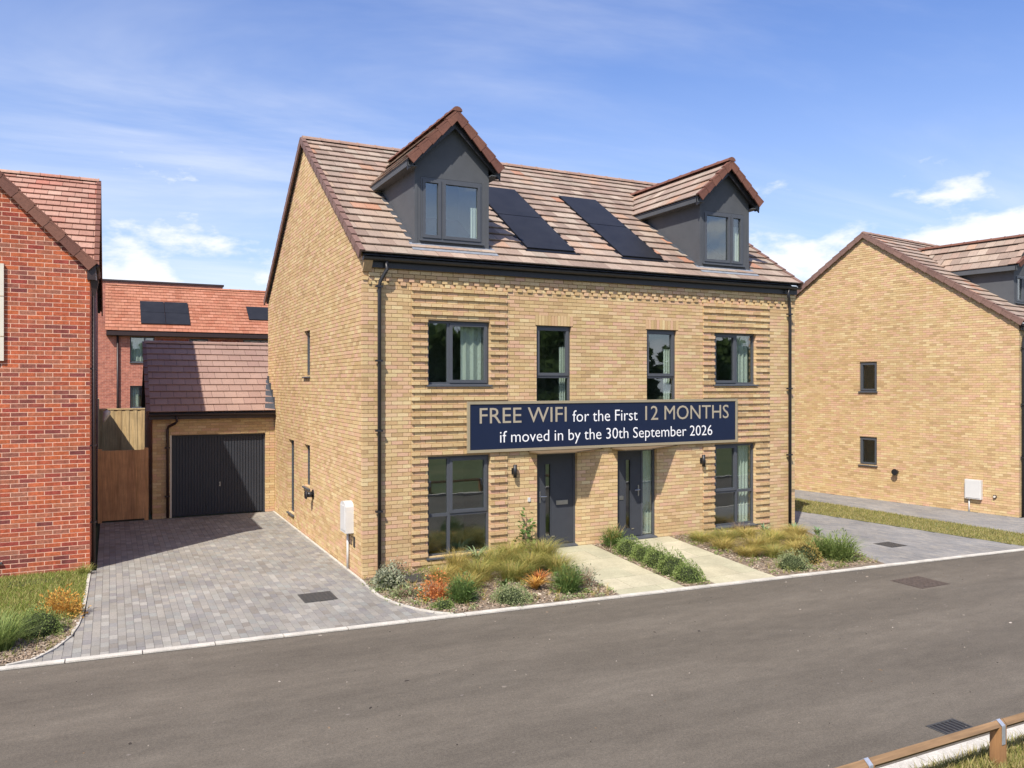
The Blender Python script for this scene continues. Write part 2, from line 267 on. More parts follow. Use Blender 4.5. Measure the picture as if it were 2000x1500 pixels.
# ------------------------------------------------------------------ mesh helpers
BOXF = [(0, 3, 2, 1), (4, 5, 6, 7), (0, 1, 5, 4), (1, 2, 6, 5), (2, 3, 7, 6), (3, 0, 4, 7)]
def link(name, me, m=None, parent=None):
    o = bpy.data.objects.new(name, me); COL.objects.link(o)
    if parent is not None: o.parent = parent
    if m is not None and me is not None and len(me.materials) == 0: me.materials.append(MT[m] if isinstance(m, str) else m)
    return o
class MB:
    def __init__(s): s.v = []; s.f = []
    def add(s, vs, fs):
        k = len(s.v); s.v += [tuple(p) for p in vs]; s.f += [tuple(i + k for i in f) for f in fs]; return s
    def box(s, x0, x1, y0, y1, z0, z1):
        return s.add([(x0, y0, z0), (x1, y0, z0), (x1, y1, z0), (x0, y1, z0), (x0, y0, z1), (x1, y0, z1), (x1, y1, z1), (x0, y1, z1)], BOXF)
    def hexa(s, pts): return s.add(pts, BOXF)
    def quad(s, *p): return s.add(p, [tuple(range(len(p)))])
    def prism(s, poly, d):
        """planar polygon extruded by vector d"""
        n = len(poly); d = Vector(d); a = [Vector(p) for p in poly]
        return s.add(a + [p + d for p in a], [tuple(range(n))[::-1], tuple(range(n, 2 * n))] + [(i, (i + 1) % n, n + (i + 1) % n, n + i) for i in range(n)])
    def tube(s, path, r, n=10, cap=True):
        P = [Vector(p) for p in path]; rings = []
        for i, p in enumerate(P):
            t = (P[min(i + 1, len(P) - 1)] - P[max(i - 1, 0)]).normalized()
            a = t.cross(Vector((0, 0, 1)))
            if a.length < .05: a = t.cross(Vector((0, 1, 0)))
            a.normalize(); b = t.cross(a)
            rr = r[i] if hasattr(r, '__len__') else r
            rings.append([p + a * math.cos(6.28318 * k / n) * rr + b * math.sin(6.28318 * k / n) * rr for k in range(n)])
        vs = [q for g in rings for q in g]; fs = []
        for i in range(len(P) - 1):
            for k in range(n): fs.append((i * n + k, i * n + (k + 1) % n, (i + 1) * n + (k + 1) % n, (i + 1) * n + k))
        if cap: fs += [tuple(range(n))[::-1], tuple(range((len(P) - 1) * n, len(P) * n))]
        return s.add(vs, fs)
    def build(s, name, m, parent=None, smooth=False, M_=None):
        me = bpy.data.meshes.new(name)
        vs = s.v if M_ is None else [tuple(M_ @ Vector(p)) for p in s.v]
        me.from_pydata(vs, [], s.f); me.update()
        if smooth:
            for p in me.polygons: p.use_smooth = True
        return link(name, me, m, parent)
def empty(name, loc=(0, 0, 0), rz=0, label=None, cat=None, group=None, kind=None):
    o = bpy.data.objects.new(name, None); COL.objects.link(o); o.location = loc; o.rotation_euler = (0, 0, rz); o.empty_display_size = .2
    return tag(o, label, cat, group, kind)
def tag(o, label=None, cat=None, group=None, kind=None):
    if label: o['label'] = label
    if cat: o['category'] = cat
    if group: o['group'] = group
    if kind: o['kind'] = kind
    return o
def boxes_obj(name, arr, m, parent, kind='stuff'):
    """many axis boxes (x0,x1,y0,y1,z0,z1) as one mesh"""
    a = np.asarray(arr, float); n = len(a)
    if n == 0: return None
    idx = np.array([[0, 2, 4], [1, 2, 4], [1, 3, 4], [0, 3, 4], [0, 2, 5], [1, 2, 5], [1, 3, 5], [0, 3, 5]])
    v = a[:, idx].reshape(-1, 3)
    f = (np.array(BOXF)[None] + (np.arange(n) * 8)[:, None, None]).reshape(-1, 4)
    me = bpy.data.meshes.new(name); me.from_pydata(v.tolist(), [], f.tolist()); me.update()
    o = link(name, me, m, parent); o['kind'] = kind
    return o
def hexas_obj(name, H, m, parent, kind='stuff'):
    v = np.asarray(H, float).reshape(-1, 3); n = len(v) // 8
    if n == 0: return None
    f = (np.array(BOXF)[None] + (np.arange(n) * 8)[:, None, None]).reshape(-1, 4)
    me = bpy.data.meshes.new(name); me.from_pydata(v.tolist(), [], f.tolist()); me.update()
    o = link(name, me, m, parent); o['kind'] = kind
    return o
_mc = {}
def piece(name, box, m, parent):
    x0, x1, y0, y1, z0, z1 = box
    d = (round(x1 - x0, 3), round(y1 - y0, 3), round(z1 - z0, 3))
    key = (name, m, d)
    if key not in _mc:
        me = bpy.data.meshes.new(name); b = MB().box(-d[0] / 2, d[0] / 2, -d[1] / 2, d[1] / 2, -d[2] / 2, d[2] / 2)
        me.from_pydata(b.v, [], b.f); me.materials.append(MT[m]); _mc[key] = me
    o = link(name, _mc[key], None, parent); o.location = ((x0 + x1) / 2, (y0 + y1) / 2, (z0 + z1) / 2)
    return o
def split_pieces(name, bulk, arr, m, parent, normal, n=300, M_=None, keep=None):
    """the n pieces that show largest become parts of their own, the rest one stuff part"""
    a = np.asarray(arr, float)
    c = np.stack([(a[:, 0] + a[:, 1]) / 2, (a[:, 2] + a[:, 3]) / 2, (a[:, 4] + a[:, 5]) / 2], 1)
    ext = np.stack([a[:, 1] - a[:, 0], a[:, 3] - a[:, 2], a[:, 5] - a[:, 4]], 1)
    nn = np.abs(np.array(normal)); area = np.prod(np.where(nn > .5, 1, ext), 1)
    cw = c if M_ is None else np.array([tuple(M_ @ Vector(p)) for p in c])
    nw = np.array(normal, float) if M_ is None else np.array((M_.to_3x3() @ Vector(normal)))
    d = CP - cw; dist = np.linalg.norm(d, axis=1); cosv = np.maximum((d @ nw) / dist, 0)
    score = area * cosv / dist ** 2
    if keep is not None: score = np.where(keep(cw), score, -1)
    order = np.argsort(-score)
    top = [i for i in order[:n] if score[i] > 0]
    for i in top: piece(name, a[i], m, parent)
    rest = np.setdiff1d(np.arange(len(a)), top)
    if len(rest): boxes_obj(bulk, a[rest], m, parent)
def in_view(cw, margin=.02):
    """points inside the picture"""
    F = np.array((.4446, .8957, 0)); F = F / np.linalg.norm(F); Rr = np.array((F[1], -F[0], 0))
    d = cw - CP; z = d @ F
    u = (d @ Rr) / np.maximum(z, .01) * 28.44 / 36; v = d[:, 2] / np.maximum(z, .01) * 28.44 / 36
    return (z > 0) & (np.abs(u) < .5 - margin * .5) & (np.abs(v) < .375)

# ------------------------------------------------------------------ bricks
def sub(iv, lo, hi):
    o = []
    for a, b in iv:
        if hi <= a or lo >= b: o.append((a, b)); continue
        if lo > a: o.append((a, lo))
        if hi < b: o.append((hi, b))
    return o
def lay(sa, sb, za, zb, holes=(), brk=(), clip=None, nfn=None, start=None, hdr=(), L=.215, h=.065, j=.01, depth=.1025, grid0=0.):
    """courses of bricks on a wall: s along, z up, n outward. returns (s0,s1,z0,z1,n0,n1)"""
    res = []; k = 0
    while True:
        z0 = za + k * (h + j); z1 = z0 + h
        if z0 + .02 > zb: break
        z1 = min(z1, zb); zm = (z0 + z1) / 2
        lo, hi = sa, sb
        if clip: lo, hi = clip(zm); lo = max(lo, sa); hi = min(hi, sb)
        if start: lo = max(lo, start(k))
        iv = [(lo, hi)] if hi > lo else []
        for (a, b, c, d) in holes:
            if c < zm < d: iv = sub(iv, a, b)
        for (s, c, d) in brk:
            if c < zm < d:
                iv = [q for a, b in iv for q in (((a, s - j / 2), (s + j / 2, b)) if a < s < b else ((a, b),))]
        l = .1025 if k in hdr else L
        off = 0 if k % 2 == 0 else (l + j) / 2
        for a, b in iv:
            m0 = math.floor((a - grid0 + off) / (l + j)) - 1
            p = grid0 - off + m0 * (l + j); q = 0; row = []
            while p < b:
                x0 = max(p, a); x1 = min(p + l, b)
                if x1 - x0 > .035: row.append([x0, x1, m0 + q])
                p += l + j; q += 1
            if row: row[0][0] = a; row[-1][1] = b
            for x0, x1, qi in row:
                n1 = (nfn((x0 + x1) / 2, zm, k, qi) if nfn else 0) + random.uniform(-.0012, .0012)
                res.append((x0, x1, z0, z1, -depth, n1))
        k += 1
    return res
def front(b, y=0):  # wall facing -y
    return [(s0, s1, y - n1, y - n0, z0, z1) for s0, s1, z0, z1, n0, n1 in b]
def left(b, x=0):   # wall facing -x, s along +y
    return [(x - n1, x - n0, s0, s1, z0, z1) for s0, s1, z0, z1, n0, n1 in b]
def backing(mb, sa, sb, za, zb, holes, n0, n1, tf, gable=None):
    """mortar backing with true openings; tf maps (s,z,n) to a point; gable: (s_mid, z_apex)"""
    holes = [(a - .004, b + .004, c - .004 if c > za else c, d + .004) for a, b, c, d in holes]
    S = sorted({sa, sb, *[h[0] for h in holes], *[h[1] for h in holes]}); S = [s for s in S if sa <= s <= sb]
    Z = sorted({za, zb, *[h[2] for h in holes], *[h[3] for h in holes]}); Z = [z for z in Z if za <= z <= zb]
    solid = lambda s, z: sa < s < sb and za < z < zb and not any(a < s < b and c < z < d for a, b, c, d in holes)
    for i in range(len(S) - 1):
        for k in range(len(Z) - 1):
            s0, s1, z0, z1 = S[i], S[i + 1], Z[k], Z[k + 1]; sm, zm = (s0 + s1) / 2, (z0 + z1) / 2
            if not solid(sm, zm): continue
            for n in (n0, n1): mb.quad(tf(s0, z0, n), tf(s1, z0, n), tf(s1, z1, n), tf(s0, z1, n))
            if not solid(s0 - 1e-4, zm): mb.quad(tf(s0, z0, n0), tf(s0, z1, n0), tf(s0, z1, n1), tf(s0, z0, n1))
            if not solid(s1 + 1e-4, zm): mb.quad(tf(s1, z0, n0), tf(s1, z1, n0), tf(s1, z1, n1), tf(s1, z0, n1))
            if not solid(sm, z0 - 1e-4): mb.quad(tf(s0, z0, n0), tf(s1, z0, n0), tf(s1, z0, n1), tf(s0, z0, n1))
            if not solid(sm, z1 + 1e-4): mb.quad(tf(s0, z1, n0), tf(s1, z1, n0), tf(s1, z1, n1), tf(s0, z1, n1))
    if gable:
        sm, za_ = gable
        for n in (n0, n1): mb.quad(tf(sa, zb, n), tf(sb, zb, n), tf(sm, za_, n))
    return mb

# ------------------------------------------------------------------ roof tiles
def tiles(E, u, v, ulen, vlen, gauge=.345, width=.30, holes=None, urange=None, tb=.058, tt=.014, gap=.008, stag=True):
    """E eave corner, u along eave, v up slope. returns list of 8-corner solids and their local frames"""
    E = Vector(E); u = Vector(u).normalized(); v = Vector(v).normalized(); w = u.cross(v)
    if w.z < 0: w = -w
    res = []; n = int(math.ceil(vlen / gauge - .05))
    for c in range(n):
        v0 = c * gauge; v1 = min(v0 + gauge + .05, vlen)
        lo, hi = (0, ulen) if urange is None else urange((v0 + min(v0 + gauge, vlen)) / 2)
        iv = [(lo, hi)]
        for (a, b, p, q) in (holes or []):
            if p < v0 + gauge * .5 < q: iv = sub(iv, a, b)
        off = width / 2 if (c % 2 and stag) else 0
        for a, b in iv:
            k = math.floor((a + off) / width); p = k * width - off
            while p < b:
                x0 = max(p, a) + gap / 2; x1 = min(p + width, b) - gap / 2
                if x1 - x0 > .03:
                    jt = random.uniform(-.002, .002)
                    P = lambda a_, b_, c_: E + u * a_ + v * b_ + w * c_
                    res.append([P(x0, v0, tb - .024 + jt), P(x1, v0, tb - .024 + jt), P(x1, v1, -.012), P(x0, v1, -.012), P(x0, v0, tb + jt), P(x1, v0, tb + jt), P(x1, v1, tt), P(x0, v1, tt)])
                p += width
    return res
def place_tiles(T, name, bulk, m, parent, n=300, M_=None, normal=(0, -.6, .8)):
    H = np.array([[tuple(p) for p in t] for t in T])
    c = H.mean(1); cw = c if M_ is None else np.array([tuple(M_ @ Vector(p)) for p in c])
    e1 = np.linalg.norm(H[:, 1] - H[:, 0], axis=1)
    d = CP - cw; dist = np.linalg.norm(d, axis=1)
    score = np.where(in_view(cw), e1 / dist ** 2, -1)
    top = [i for i in np.argsort(-score)[:n] if score[i] > 0]
    for i in top:
        h = H[i]; o_ = h[0]; bx = h[1] - h[0]; L = np.linalg.norm(bx); bx = bx / L
        by = h[3] - h[0]; by = by - bx * (by @ bx); by = by / np.linalg.norm(by); bz = np.cross(bx, by)
        loc = np.stack([(h - o_) @ bx, (h - o_) @ by, (h - o_) @ bz], 1)
        key = (name, m, round(L, 2), round(float(loc[3, 1]), 2))
        if key not in _mc:
            me = bpy.data.meshes.new(name); me.from_pydata(loc.tolist(), [], BOXF); me.materials.append(MT[m]); _mc[key] = me
        o = link(name, _mc[key], None, parent)
        o.matrix_local = Matrix(((bx[0], by[0], bz[0], o_[0]), (bx[1], by[1], bz[1], o_[1]), (bx[2], by[2], bz[2], o_[2]), (0, 0, 0, 1)))
    rest = np.setdiff1d(np.arange(len(H)), top)
    if len(rest): hexas_obj(bulk, H[rest], m, parent)
def ridge_tiles(A, B, m, parent, n_len=.45, r=.11, name='ridge_tile', drop=.02):
    A = Vector(A); B = Vector(B); L = (B - A).length; n = max(1, round(L / n_len)); t = (B - A) / n
    s = Vector((t.y, -t.x, 0)).normalized()
    for i in range(n):
        mb = MB(); p = A + t * i; K = 7; ring = []
        for e, rr in ((.004, r), (.93, r * .97), (.935, r * 1.1), (.998, r * 1.1)):
            for k in range(K):
                a = math.pi * k / (K - 1)
                ring.append(p + t * e + s * math.cos(a) * rr + Vector((0, 0, math.sin(a) * rr * .85 - drop)))
        fs = [(q * K + k, q * K + k + 1, (q + 1) * K + k + 1, (q + 1) * K + k) for q in range(3) for k in range(K - 1)]
        fs += [tuple(range(K)), tuple(range(3 * K, 4 * K))[::-1]]
        mb.add(ring, fs).build(name, m, parent)
def verge_tiles(A, B, side, m, parent, gauge=.345, th=.055, hgt=.15, name='verge_tile'):
    """units capping a sloping edge from eave A to ridge B; side: outward horizontal unit vector"""
    A = Vector(A); B = Vector(B); L = (B - A).length; n = max(1, round(L / gauge)); t = (B - A) / n; d = t.normalized(); s = Vector(side)
    w = s.cross(d)
    if w.z < 0: w = -w
    for i in range(n):
        p = A + t * i; q = p + t * 1.06; mb = MB()
        P = lambda b, o, h: b + s * o + w * h
        mb.hexa([P(p, -.05, .03), P(p, th, .03), P(q, th, .012), P(q, -.05, .012), P(p, -.05, .074), P(p, th, .074), P(q, th, .048), P(q, -.05, .048)])
        mb.hexa([P(p, th * .3, -hgt + .05), P(p, th, -hgt + .05), P(q, th * .9, -hgt + .07), P(q, th * .3, -hgt + .07), P(p, th * .3, .03), P(p, th, .0301), P(q, th * .9, .012), P(q, th * .3, .012)])
        mb.build(name, m, parent)

# ------------------------------------------------------------------ windows
def window(parent, M_, w, h, cols, rows=None, sash=(), set_back=.075, sill=True, room=1.6, curtain=None, name='window', room_mat='room', sill_out=.05, e=.35):
    """local: x along the wall, z up, y into the wall, origin lower-left on the wall face. cols / rows: dividers in metres"""
    cols = [0] + list(cols) + [w]; rows_ = [0] + list(rows or []) + [h]
    y0 = set_back; f = .05; fr = MB()
    fr.box(0, w, y0, y0 + .07, 0, f).box(0, w, y0, y0 + .07, h - f, h).box(0, f, y0, y0 + .07, f, h - f).box(w - f, w, y0, y0 + .07, f, h - f)
    for c in cols[1:-1]: fr.box(c - .03, c + .03, y0 - .002, y0 + .068, f, h - f)
    for r in rows_[1:-1]:
        for i in range(len(cols) - 1):
            a = cols[i] + (f if i == 0 else .03); b = cols[i + 1] - (f if i == len(cols) - 2 else .03)
            fr.box(a, b, y0 + .001, y0 + .069, r - .03, r + .03)
    W_ = fr.build(name, 'frame', parent, M_=M_)
    for i in range(len(cols) - 1):
        for k in range(len(rows_) - 1):
            a = cols[i] + (f if i == 0 else .03); b = cols[i + 1] - (f if i == len(cols) - 2 else .03)
            c = rows_[k] + (f if k == 0 else .03); d = rows_[k + 1] - (f if k == len(rows_) - 2 else .03)
            if (i, k) in sash:
                s = .048; q = MB()
                ys = y0 - .018
                q.box(a - .012, b + .012, ys, y0 + .05, c - .012, c + s).box(a - .012, b + .012, ys, y0 + .05, d - s, d + .012).box(a - .012, a + s, ys, y0 + .05, c + s, d - s).box(b - s, b + .012, ys, y0 + .05, c + s, d - s)
                q.build('sash', 'frame', W_, M_=M_)
                a += s; b -= s; c += s; d -= s
            MB().box(a, b, y0 + .024, y0 + .034, c, d).build('pane', 'glass', W_, M_=M_)
    if sill: MB().hexa([(-.03, -sill_out, -.035), (w + .03, -sill_out, -.035), (w + .03, y0 + .01, -.02), (-.03, y0 + .01, -.02), (-.03, -sill_out, -.008), (w + .03, -sill_out, -.008), (w + .03, y0 + .01, .012), (-.03, y0 + .01, .012)]).build('sill', 'frame', W_, M_=M_)
    if room:
        yb = y0 + .1; q = MB()
        q.quad((-e, yb + room, -.5), (w + e, yb + room, -.5), (w + e, yb + room, h + .35), (-e, yb + room, h + .35))
        for x in (-e, w + e): q.quad((x, yb + .12, -.5), (x, yb + room, -.5), (x, yb + room, h + .35), (x, yb + .12, h + .35))
        for z in (-.5, h + .35): q.quad((-e, yb + .12, z), (w + e, yb + .12, z), (w + e, yb + room, z), (-e, yb + room, z))
        q.build('interior', room_mat, W_, M_=M_)
    for (a, b, c, d) in (curtain or []):
        q = MB(); n = 10; yy = y0 + .16
        for i in range(n):
            xa = a + (b - a) * i / n; xb = a + (b - a) * (i + 1) / n
            ya = yy + .025 * math.sin(i * 2.1); yb_ = yy + .025 * math.sin((i + 1) * 2.1)
            q.quad((xa, ya, c), (xb, yb_, c), (xb, yb_, d), (xa, ya, d))
        q.build('curtain', 'curtain', W_, M_=M_)
    return W_
def MF(x, z, y=0): return Matrix.Translation((x, y, z))                                    # wall facing -y
def ML(y, z, x=0, wd=0): return Matrix.Translation((x, y, z)) @ Matrix.Rotation(R(-90), 4, 'Z')  # wall facing -x, local x runs towards -y

# ------------------------------------------------------------------ gutters and pipes
def gutter(parent, x0, x1, y, z, m='pvcu', r=.06):
    K = 7; mb = MB(); ring = []
    for x in (x0, x1):
        for rr in (r, r - .008):
            for k in range(K):
                a = math.pi + math.pi * k / (K - 1); ring.append((x, y + math.cos(a) * rr, z + math.sin(a) * rr * .9))
    fs = []
    for k in range(K - 1): fs += [(k, k + 1, 2 * K + k + 1, 2 * K + k), (K + k, K + k + 1, 3 * K + k + 1, 3 * K + k)]
    for k in (0, K - 1): fs.append((k, K + k, 3 * K + k, 2 * K + k))
    mb.add(ring, fs)
    for b in (0, 2 * K): mb.add([ring[b + k] for k in range(K)], [tuple(range(K))])
    o = mb.build('gutter', m, parent)
    n = int((x1 - x0) / 1.0)
    for i in range(1, n):
        x = x0 + (x1 - x0) * i / n
        MB().box(x - .012, x + .012, y - r - .006, y + r, z - .008, z + .006).build('gutter_bracket', m, o)
    return o
def downpipe(parent, x, xo, yo, zo, zn, zb=.02, m='pvcu', y=-.075, r=.036, brackets=()):
    p = MB().tube([(xo, yo, zo), (xo, yo, zo - .16), (xo + (x - xo) * .25, yo * .9 + y * .1, zo - .22), (x - (x - xo) * .1, y, zn + .05), (x, y, zn - .03), (x, y, zb)], r, 12).build('downpipe', m, parent, True)
    for z in brackets: MB().box(x - .075, x + .055, y - .045, y + .04, z - .018, z + .018).build('pipe_bracket', m, p)
    return p

# ================================================================== GROUND
def kerb_y(x): return -2.98 - .066 * (x - .7)
g = MB().quad((-250, -250, -.08), (250, -250, -.08), (250, 350, -.08), (-250, 350, -.08)).build('ground', 'ground'); tag(g, kind='structure')
rd = MB().quad((-120, kerb_y(-120) , -.012), (-120, -9.22, -.012), (120, -9.22, -.012), (120, kerb_y(120) + 2, -.012))
rd = MB()
rd.quad((-60, -9.41, -.012), (60, -9.41, -.012), (60, kerb_y(60), -.012), (-60, kerb_y(-60), -.012))
tag(rd.build('road', 'asphalt'), kind='structure')
kb = MB().quad((-40, kerb_y(-40) - .01, -.006), (40, kerb_y(40) - .01, -.006), (40, kerb_y(40) + .14, -.006), (-40, kerb_y(-40) + .14, -.006)).build('kerb', 'joint'); tag(kb, kind='structure')
ang = math.atan(-.066)
for i in range(-12, 24):
    xa, xb = i * .92 - .1, i * .92 + .806; P = []
    dz = random.uniform(-.003, .003)
    for z in (-.05, .014 + dz):
        P += [(xa, kerb_y(xa), z), (xb, kerb_y(xb), z), (xb, kerb_y(xb) + .125, z), (xa, kerb_y(xa) + .125, z)]
    MB().hexa(P).build('kerb_stone', 'concrete', kb)

def path_strip(name, pts, w, m, z0=-.05, z1=.02, parent=None, seg=.9, piece_name='edging_stone'):
    """concrete edging laid along a polyline: bed plus separate stones"""
    P = [Vector((p[0], p[1], 0)) for p in pts]
    bedq = MB(); stones = []
    for i in range(len(P) - 1):
        d = (P[i + 1] - P[i]); n = Vector((-d.y, d.x, 0)).normalized() * w / 2; L = d.length; k = max(1, round(L / seg))
        for q in range(k):
            a = P[i] + d * (q / k + .003 / L); b = P[i] + d * ((q + 1) / k - .003 / L)
            stones.append([(a - n) , (b - n), (b + n), (a + n)])
        bedq.quad(P[i] - n * .9 + Vector((0, 0, z0)), P[i + 1] - n * .9 + Vector((0, 0, z0)), P[i + 1] + n * .9 + Vector((0, 0, z0)), P[i] + n * .9 + Vector((0, 0, z0)))
    o = bedq.build(name, 'joint'); tag(o, kind='structure')
    for s in stones:
        MB().hexa([(p.x, p.y, z0) for p in s] + [(p.x, p.y, z1) for p in s]).build(piece_name, m, o)
    return o
LEFT_EDGE = [(-5.38, -2.44), (-5.08, -2.32), (-4.86, -1.95), (-4.70, -1.45), (-4.62, -.9), (-4.575, -.2), (-4.555, .8), (-4.545, 1.9), (-4.53, 3.05)]
BED_EDGE = [(-.045, 8.85), (-.045, 4.0), (-.045, 0), (-.07, -.6), (-.075, -1.25), (.04, -1.85), (.22, -2.3), (.42, -2.62), (.66, -2.84)]
path_strip('verge_edging', LEFT_EDGE, .05, 'concrete')
path_strip('bed_edging', BED_EDGE, .045, 'concrete')
def interp(pts, q, xi, yi):
    pts = sorted(pts, key=lambda p: p[xi])
    return float(np.interp(q, [p[xi] for p in pts], [p[yi] for p in pts]))
def pave(name, m, x0, x1, ylo, yhi, wx=.112, ly=.215, n=300, z=0.0):
    A = []; xs = np.arange(x0, x1 - .001, wx)
    for i, x in enumerate(xs):
        xm = x + wx / 2; a, b = ylo(xm), yhi(xm)
        if b - a < .04: continue
        y = a - (ly / 2 if i % 2 else 0) - random.uniform(0, .02)
        y = math.floor(a / ly) * ly - (ly / 2 if i % 2 else 0)
        while y < b:
            p0, p1 = max(y, a) + .0022, min(y + ly, b) - .0022
            if p1 - p0 > .025:
                dz = random.uniform(-.0016, .0016)
                A.append((x + .0022, x + wx - .0022, p0, p1, -.05, z + dz))
            y += ly
    base = MB()
    for x in xs:
        a, b = ylo(x + wx / 2), yhi(x + wx / 2)
        if b > a: base.quad((x, a, z - .007), (x + wx, a, z - .007), (x + wx, b, z - .007), (x, b, z - .007))
    o = base.build(name, 'joint'); tag(o, kind='structure')
    split_pieces('paver', 'pavers', A, m, o, (0, 0, 1), n, keep=in_view)
    return o
def dlo(x):
    if x > -.1: return kerb_y(x) + .13
    return kerb_y(x) + .13
def dhi(x):
    if x < -4.56: return interp(LEFT_EDGE, x, 0, 1) - .02
    if x > -.07: return min(interp([p for p in BED_EDGE if p[1] < -1.2], x, 0, 1) - .02, -1.3)
    return 8.93 if x > -4.45 else 3.0
pave('driveway', 'paver', -5.2, .62, dlo, dhi)
# right-hand drive, verge and footpath
def r_lo(x): return kerb_y(x) + .13
def strip_x(y, a, b): return a[0] + (b[0] - a[0]) * (y - a[1]) / (b[1] - a[1])
def rd_hi(x): 
    y_strip = -3.45 + (14.05 - x) / (14.05 - 13.30) * 5.8
    if x < 10.88: return min(-3.3 + (x - 9.75) / 1.15 * 3.2, 9.)
    return min(9.0, y_strip) if x > 12.55 else 9.0
def rd_lo(x):
    return r_lo(x)
pave('side_driveway', 'paver_blue', 9.72, 14.05, rd_lo, rd_hi, n=300)
def poly_sheet(name, pts, m, z, kind='structure'):
    return tag(MB().quad(*[(x, y, z) for x, y in pts]).build(name, m), kind=kind)
poly_sheet('grass_verge', [(14.07, -3.72), (13.28, 2.4), (12.3, 9), (13.9, 9.5), (15.15, 4.2), (15.55, -3.82)], 'turf', .004)
def fp_lo(x): return kerb_y(x) + .13 if x > 15.5 else -3.8 + (15.56 - x) * 18
def fp_hi(x): return min(10., -1.15 + (17.8 - x) * 6.6)
pave('footpath', 'paver_blue', 14.9, 19.4, fp_lo, lambda x: fp_hi(x) if x < 17.8 else -1.2, n=120)
# planting beds (they rise gently towards the house)
def zbed(x, y):
    t = max(0, min(1, (y + 3.0) / 3.0)); s = max(0, min(1, x / 3.0)) if x < 5 else 1
    if x > 8.5: s = max(.35, 1 - (x - 8.5) / 3)
    return .20 * t * s
def bed_sheet(name, xs, ylo, yhi, m='soil', n=14, dz=0):
    mb = MB()
    for a, b in zip(xs[:-1], xs[1:]):
        for k in range(n):
            def P(x, t): y = ylo(x) + (yhi(x) - ylo(x)) * t; return (x, y, zbed(x, y) + .012 + dz)
            mb.quad(P(a, k / n), P(b, k / n), P(b, (k + 1) / n), P(a, (k + 1) / n))
    return tag(mb.build(name, m), kind='structure')
def bl_lo(x): return max(kerb_y(x) + .128, (interp([p for p in BED_EDGE if p[1] <= -1.25], x, 0, 1) if x < .66 else -9))
bed_sheet('planting_bed', list(np.linspace(-.045, 3.64, 24)), bl_lo, lambda x: .0)
bed_sheet('planting_bed', [4.97, 5.2, 5.4, 5.61], lambda x: kerb_y(x) + .128, lambda x: 0.)
def br_lo(x): return max(kerb_y(x) + .128, -3.3 + (x - 9.75) / 1.15 * 3.2 if x > 9.75 else -9)
bed_sheet('planting_bed', list(np.linspace(6.99, 10.88, 18)), br_lo, lambda x: 0.)
tag(MB().quad((-13, -2.1, .004), (-13, 3.14, .004), (-4.55, 3.14, .004), (-4.57, 0, .004), (-4.64, -.9, .004), (-4.72, -1.45, .004), (-4.88, -1.95, .004), (-5.1, -2.3, .004), (-5.4, -2.42, .004), (-13, -1.98, .004)).build('lawn', 'turf'), kind='structure')
poly_sheet('verge_bed', [(-5.38, -2.42), (-5.1, -2.3), (-4.88, -1.95), (-4.72, -1.45), (-4.64, -.9), (-4.6, -.35), (-4.95, -.42), (-5.3, -1.05), (-5.7, -1.75), (-6.6, -2.2), (-6.6, -2.36)], 'soil', .010)
# cream slab paths rising to the doors
def slab_path(name, xa, xb, ra, rb):
    base = MB()
    yk = lambda x: kerb_y(x) + .128
    zp = lambda y: .012 + .205 * max(0, (y + 3.1) / 3.1)
    base.quad((xa, yk(xa), -.02), (xb, yk(xb), -.02), (xb, .0, zp(0) - .03), (xa, .0, zp(0) - .03))
    o = base.build(name, 'joint'); tag(o, kind='structure')
    y = -3.42; row = 0
    while y < -.02:
        y1 = min(y + .6, 0.0)
        cuts = [xa, xa + ra, xb] if row % 2 == 0 else [xa, xa + rb, xb]
        for a, b in zip(cuts[:-1], cuts[1:]):
            P = []
            for dz in (-.06, random.uniform(-.0015, .0015)):
                for (x, yy) in ((a + .004, max(y + .004, yk(a))), (b - .004, max(y + .004, yk(b))), (b - .004, max(y1 - .004, yk(b) + .01)), (a + .004, max(y1 - .004, yk(a) + .01))):
                    P.append((x, yy, zp(yy) + dz))
            MB().hexa(P).build('paving_slab', 'slab', o)
        y += .6; row += 1
slab_path('left_door_path', 3.64, 4.97, .9, .44)
slab_path('right_door_path', 5.62, 6.99, .45, .92)
# opposite side of the road
fk = MB().quad((-20, -9.56, -.006), (40, -9.56, -.006), (40, -9.39, -.006), (-20, -9.39, -.006)).build('far_kerb', 'joint'); tag(fk, kind='structure')
for i in range(-8, 20):
    xa = i * .92; MB().box(xa, xa + .908, -9.56, -9.40, -.05, .05).build('kerb_stone', 'concrete', fk)
poly_sheet('far_verge', [(-60, -60), (60, -60), (60, -9.565), (-60, -9.565)], 'ground', .02)

# ================================================================== MAIN HOUSE
WX, DY, ZE, ZR, YR = 10.8, 10.0, 6.016, 9.48, 5.0
SL = (ZR - ZE) / (YR + .15)
def roof_z(y): return ZE + (y + .15) * SL
house = empty('semi_detached_house', (0, 0, 0), 0, 'pair of yellow brick semi-detached houses with brown tiled roof and two grey dormers', 'house')
F_OPEN = {'ul': (1.28, 2.60, 3.60, 4.845), 'll': (1.28, 2.60, .27, 2.21), 'nl': (3.65, 4.48, 3.0, 4.82), 'nr': (6.40, 7.22, 3.0, 4.82),
          'ur': (8.30, 9.55, 3.60, 4.80), 'lr': (8.30, 9.54, .30, 2.21), 'd1': (3.66, 4.62, .23, 2.19), 'd2': (5.63, 6.67, .23, 2.19)}
holes = list(F_OPEN.values())
panels = [(.945, 2.975), (7.96, 9.965)]
brk = [(s, 0, 5.46) for p in panels for s in p]
def nf(s, z, k, q):
    if k in (73, 74): return .024 if (q + k) % 2 == 0 else 0
    if k > 74: return .024
    if z < 5.46 and any(a < s < b for a, b in panels): return .030 if k % 2 == 0 else 0
    return 0
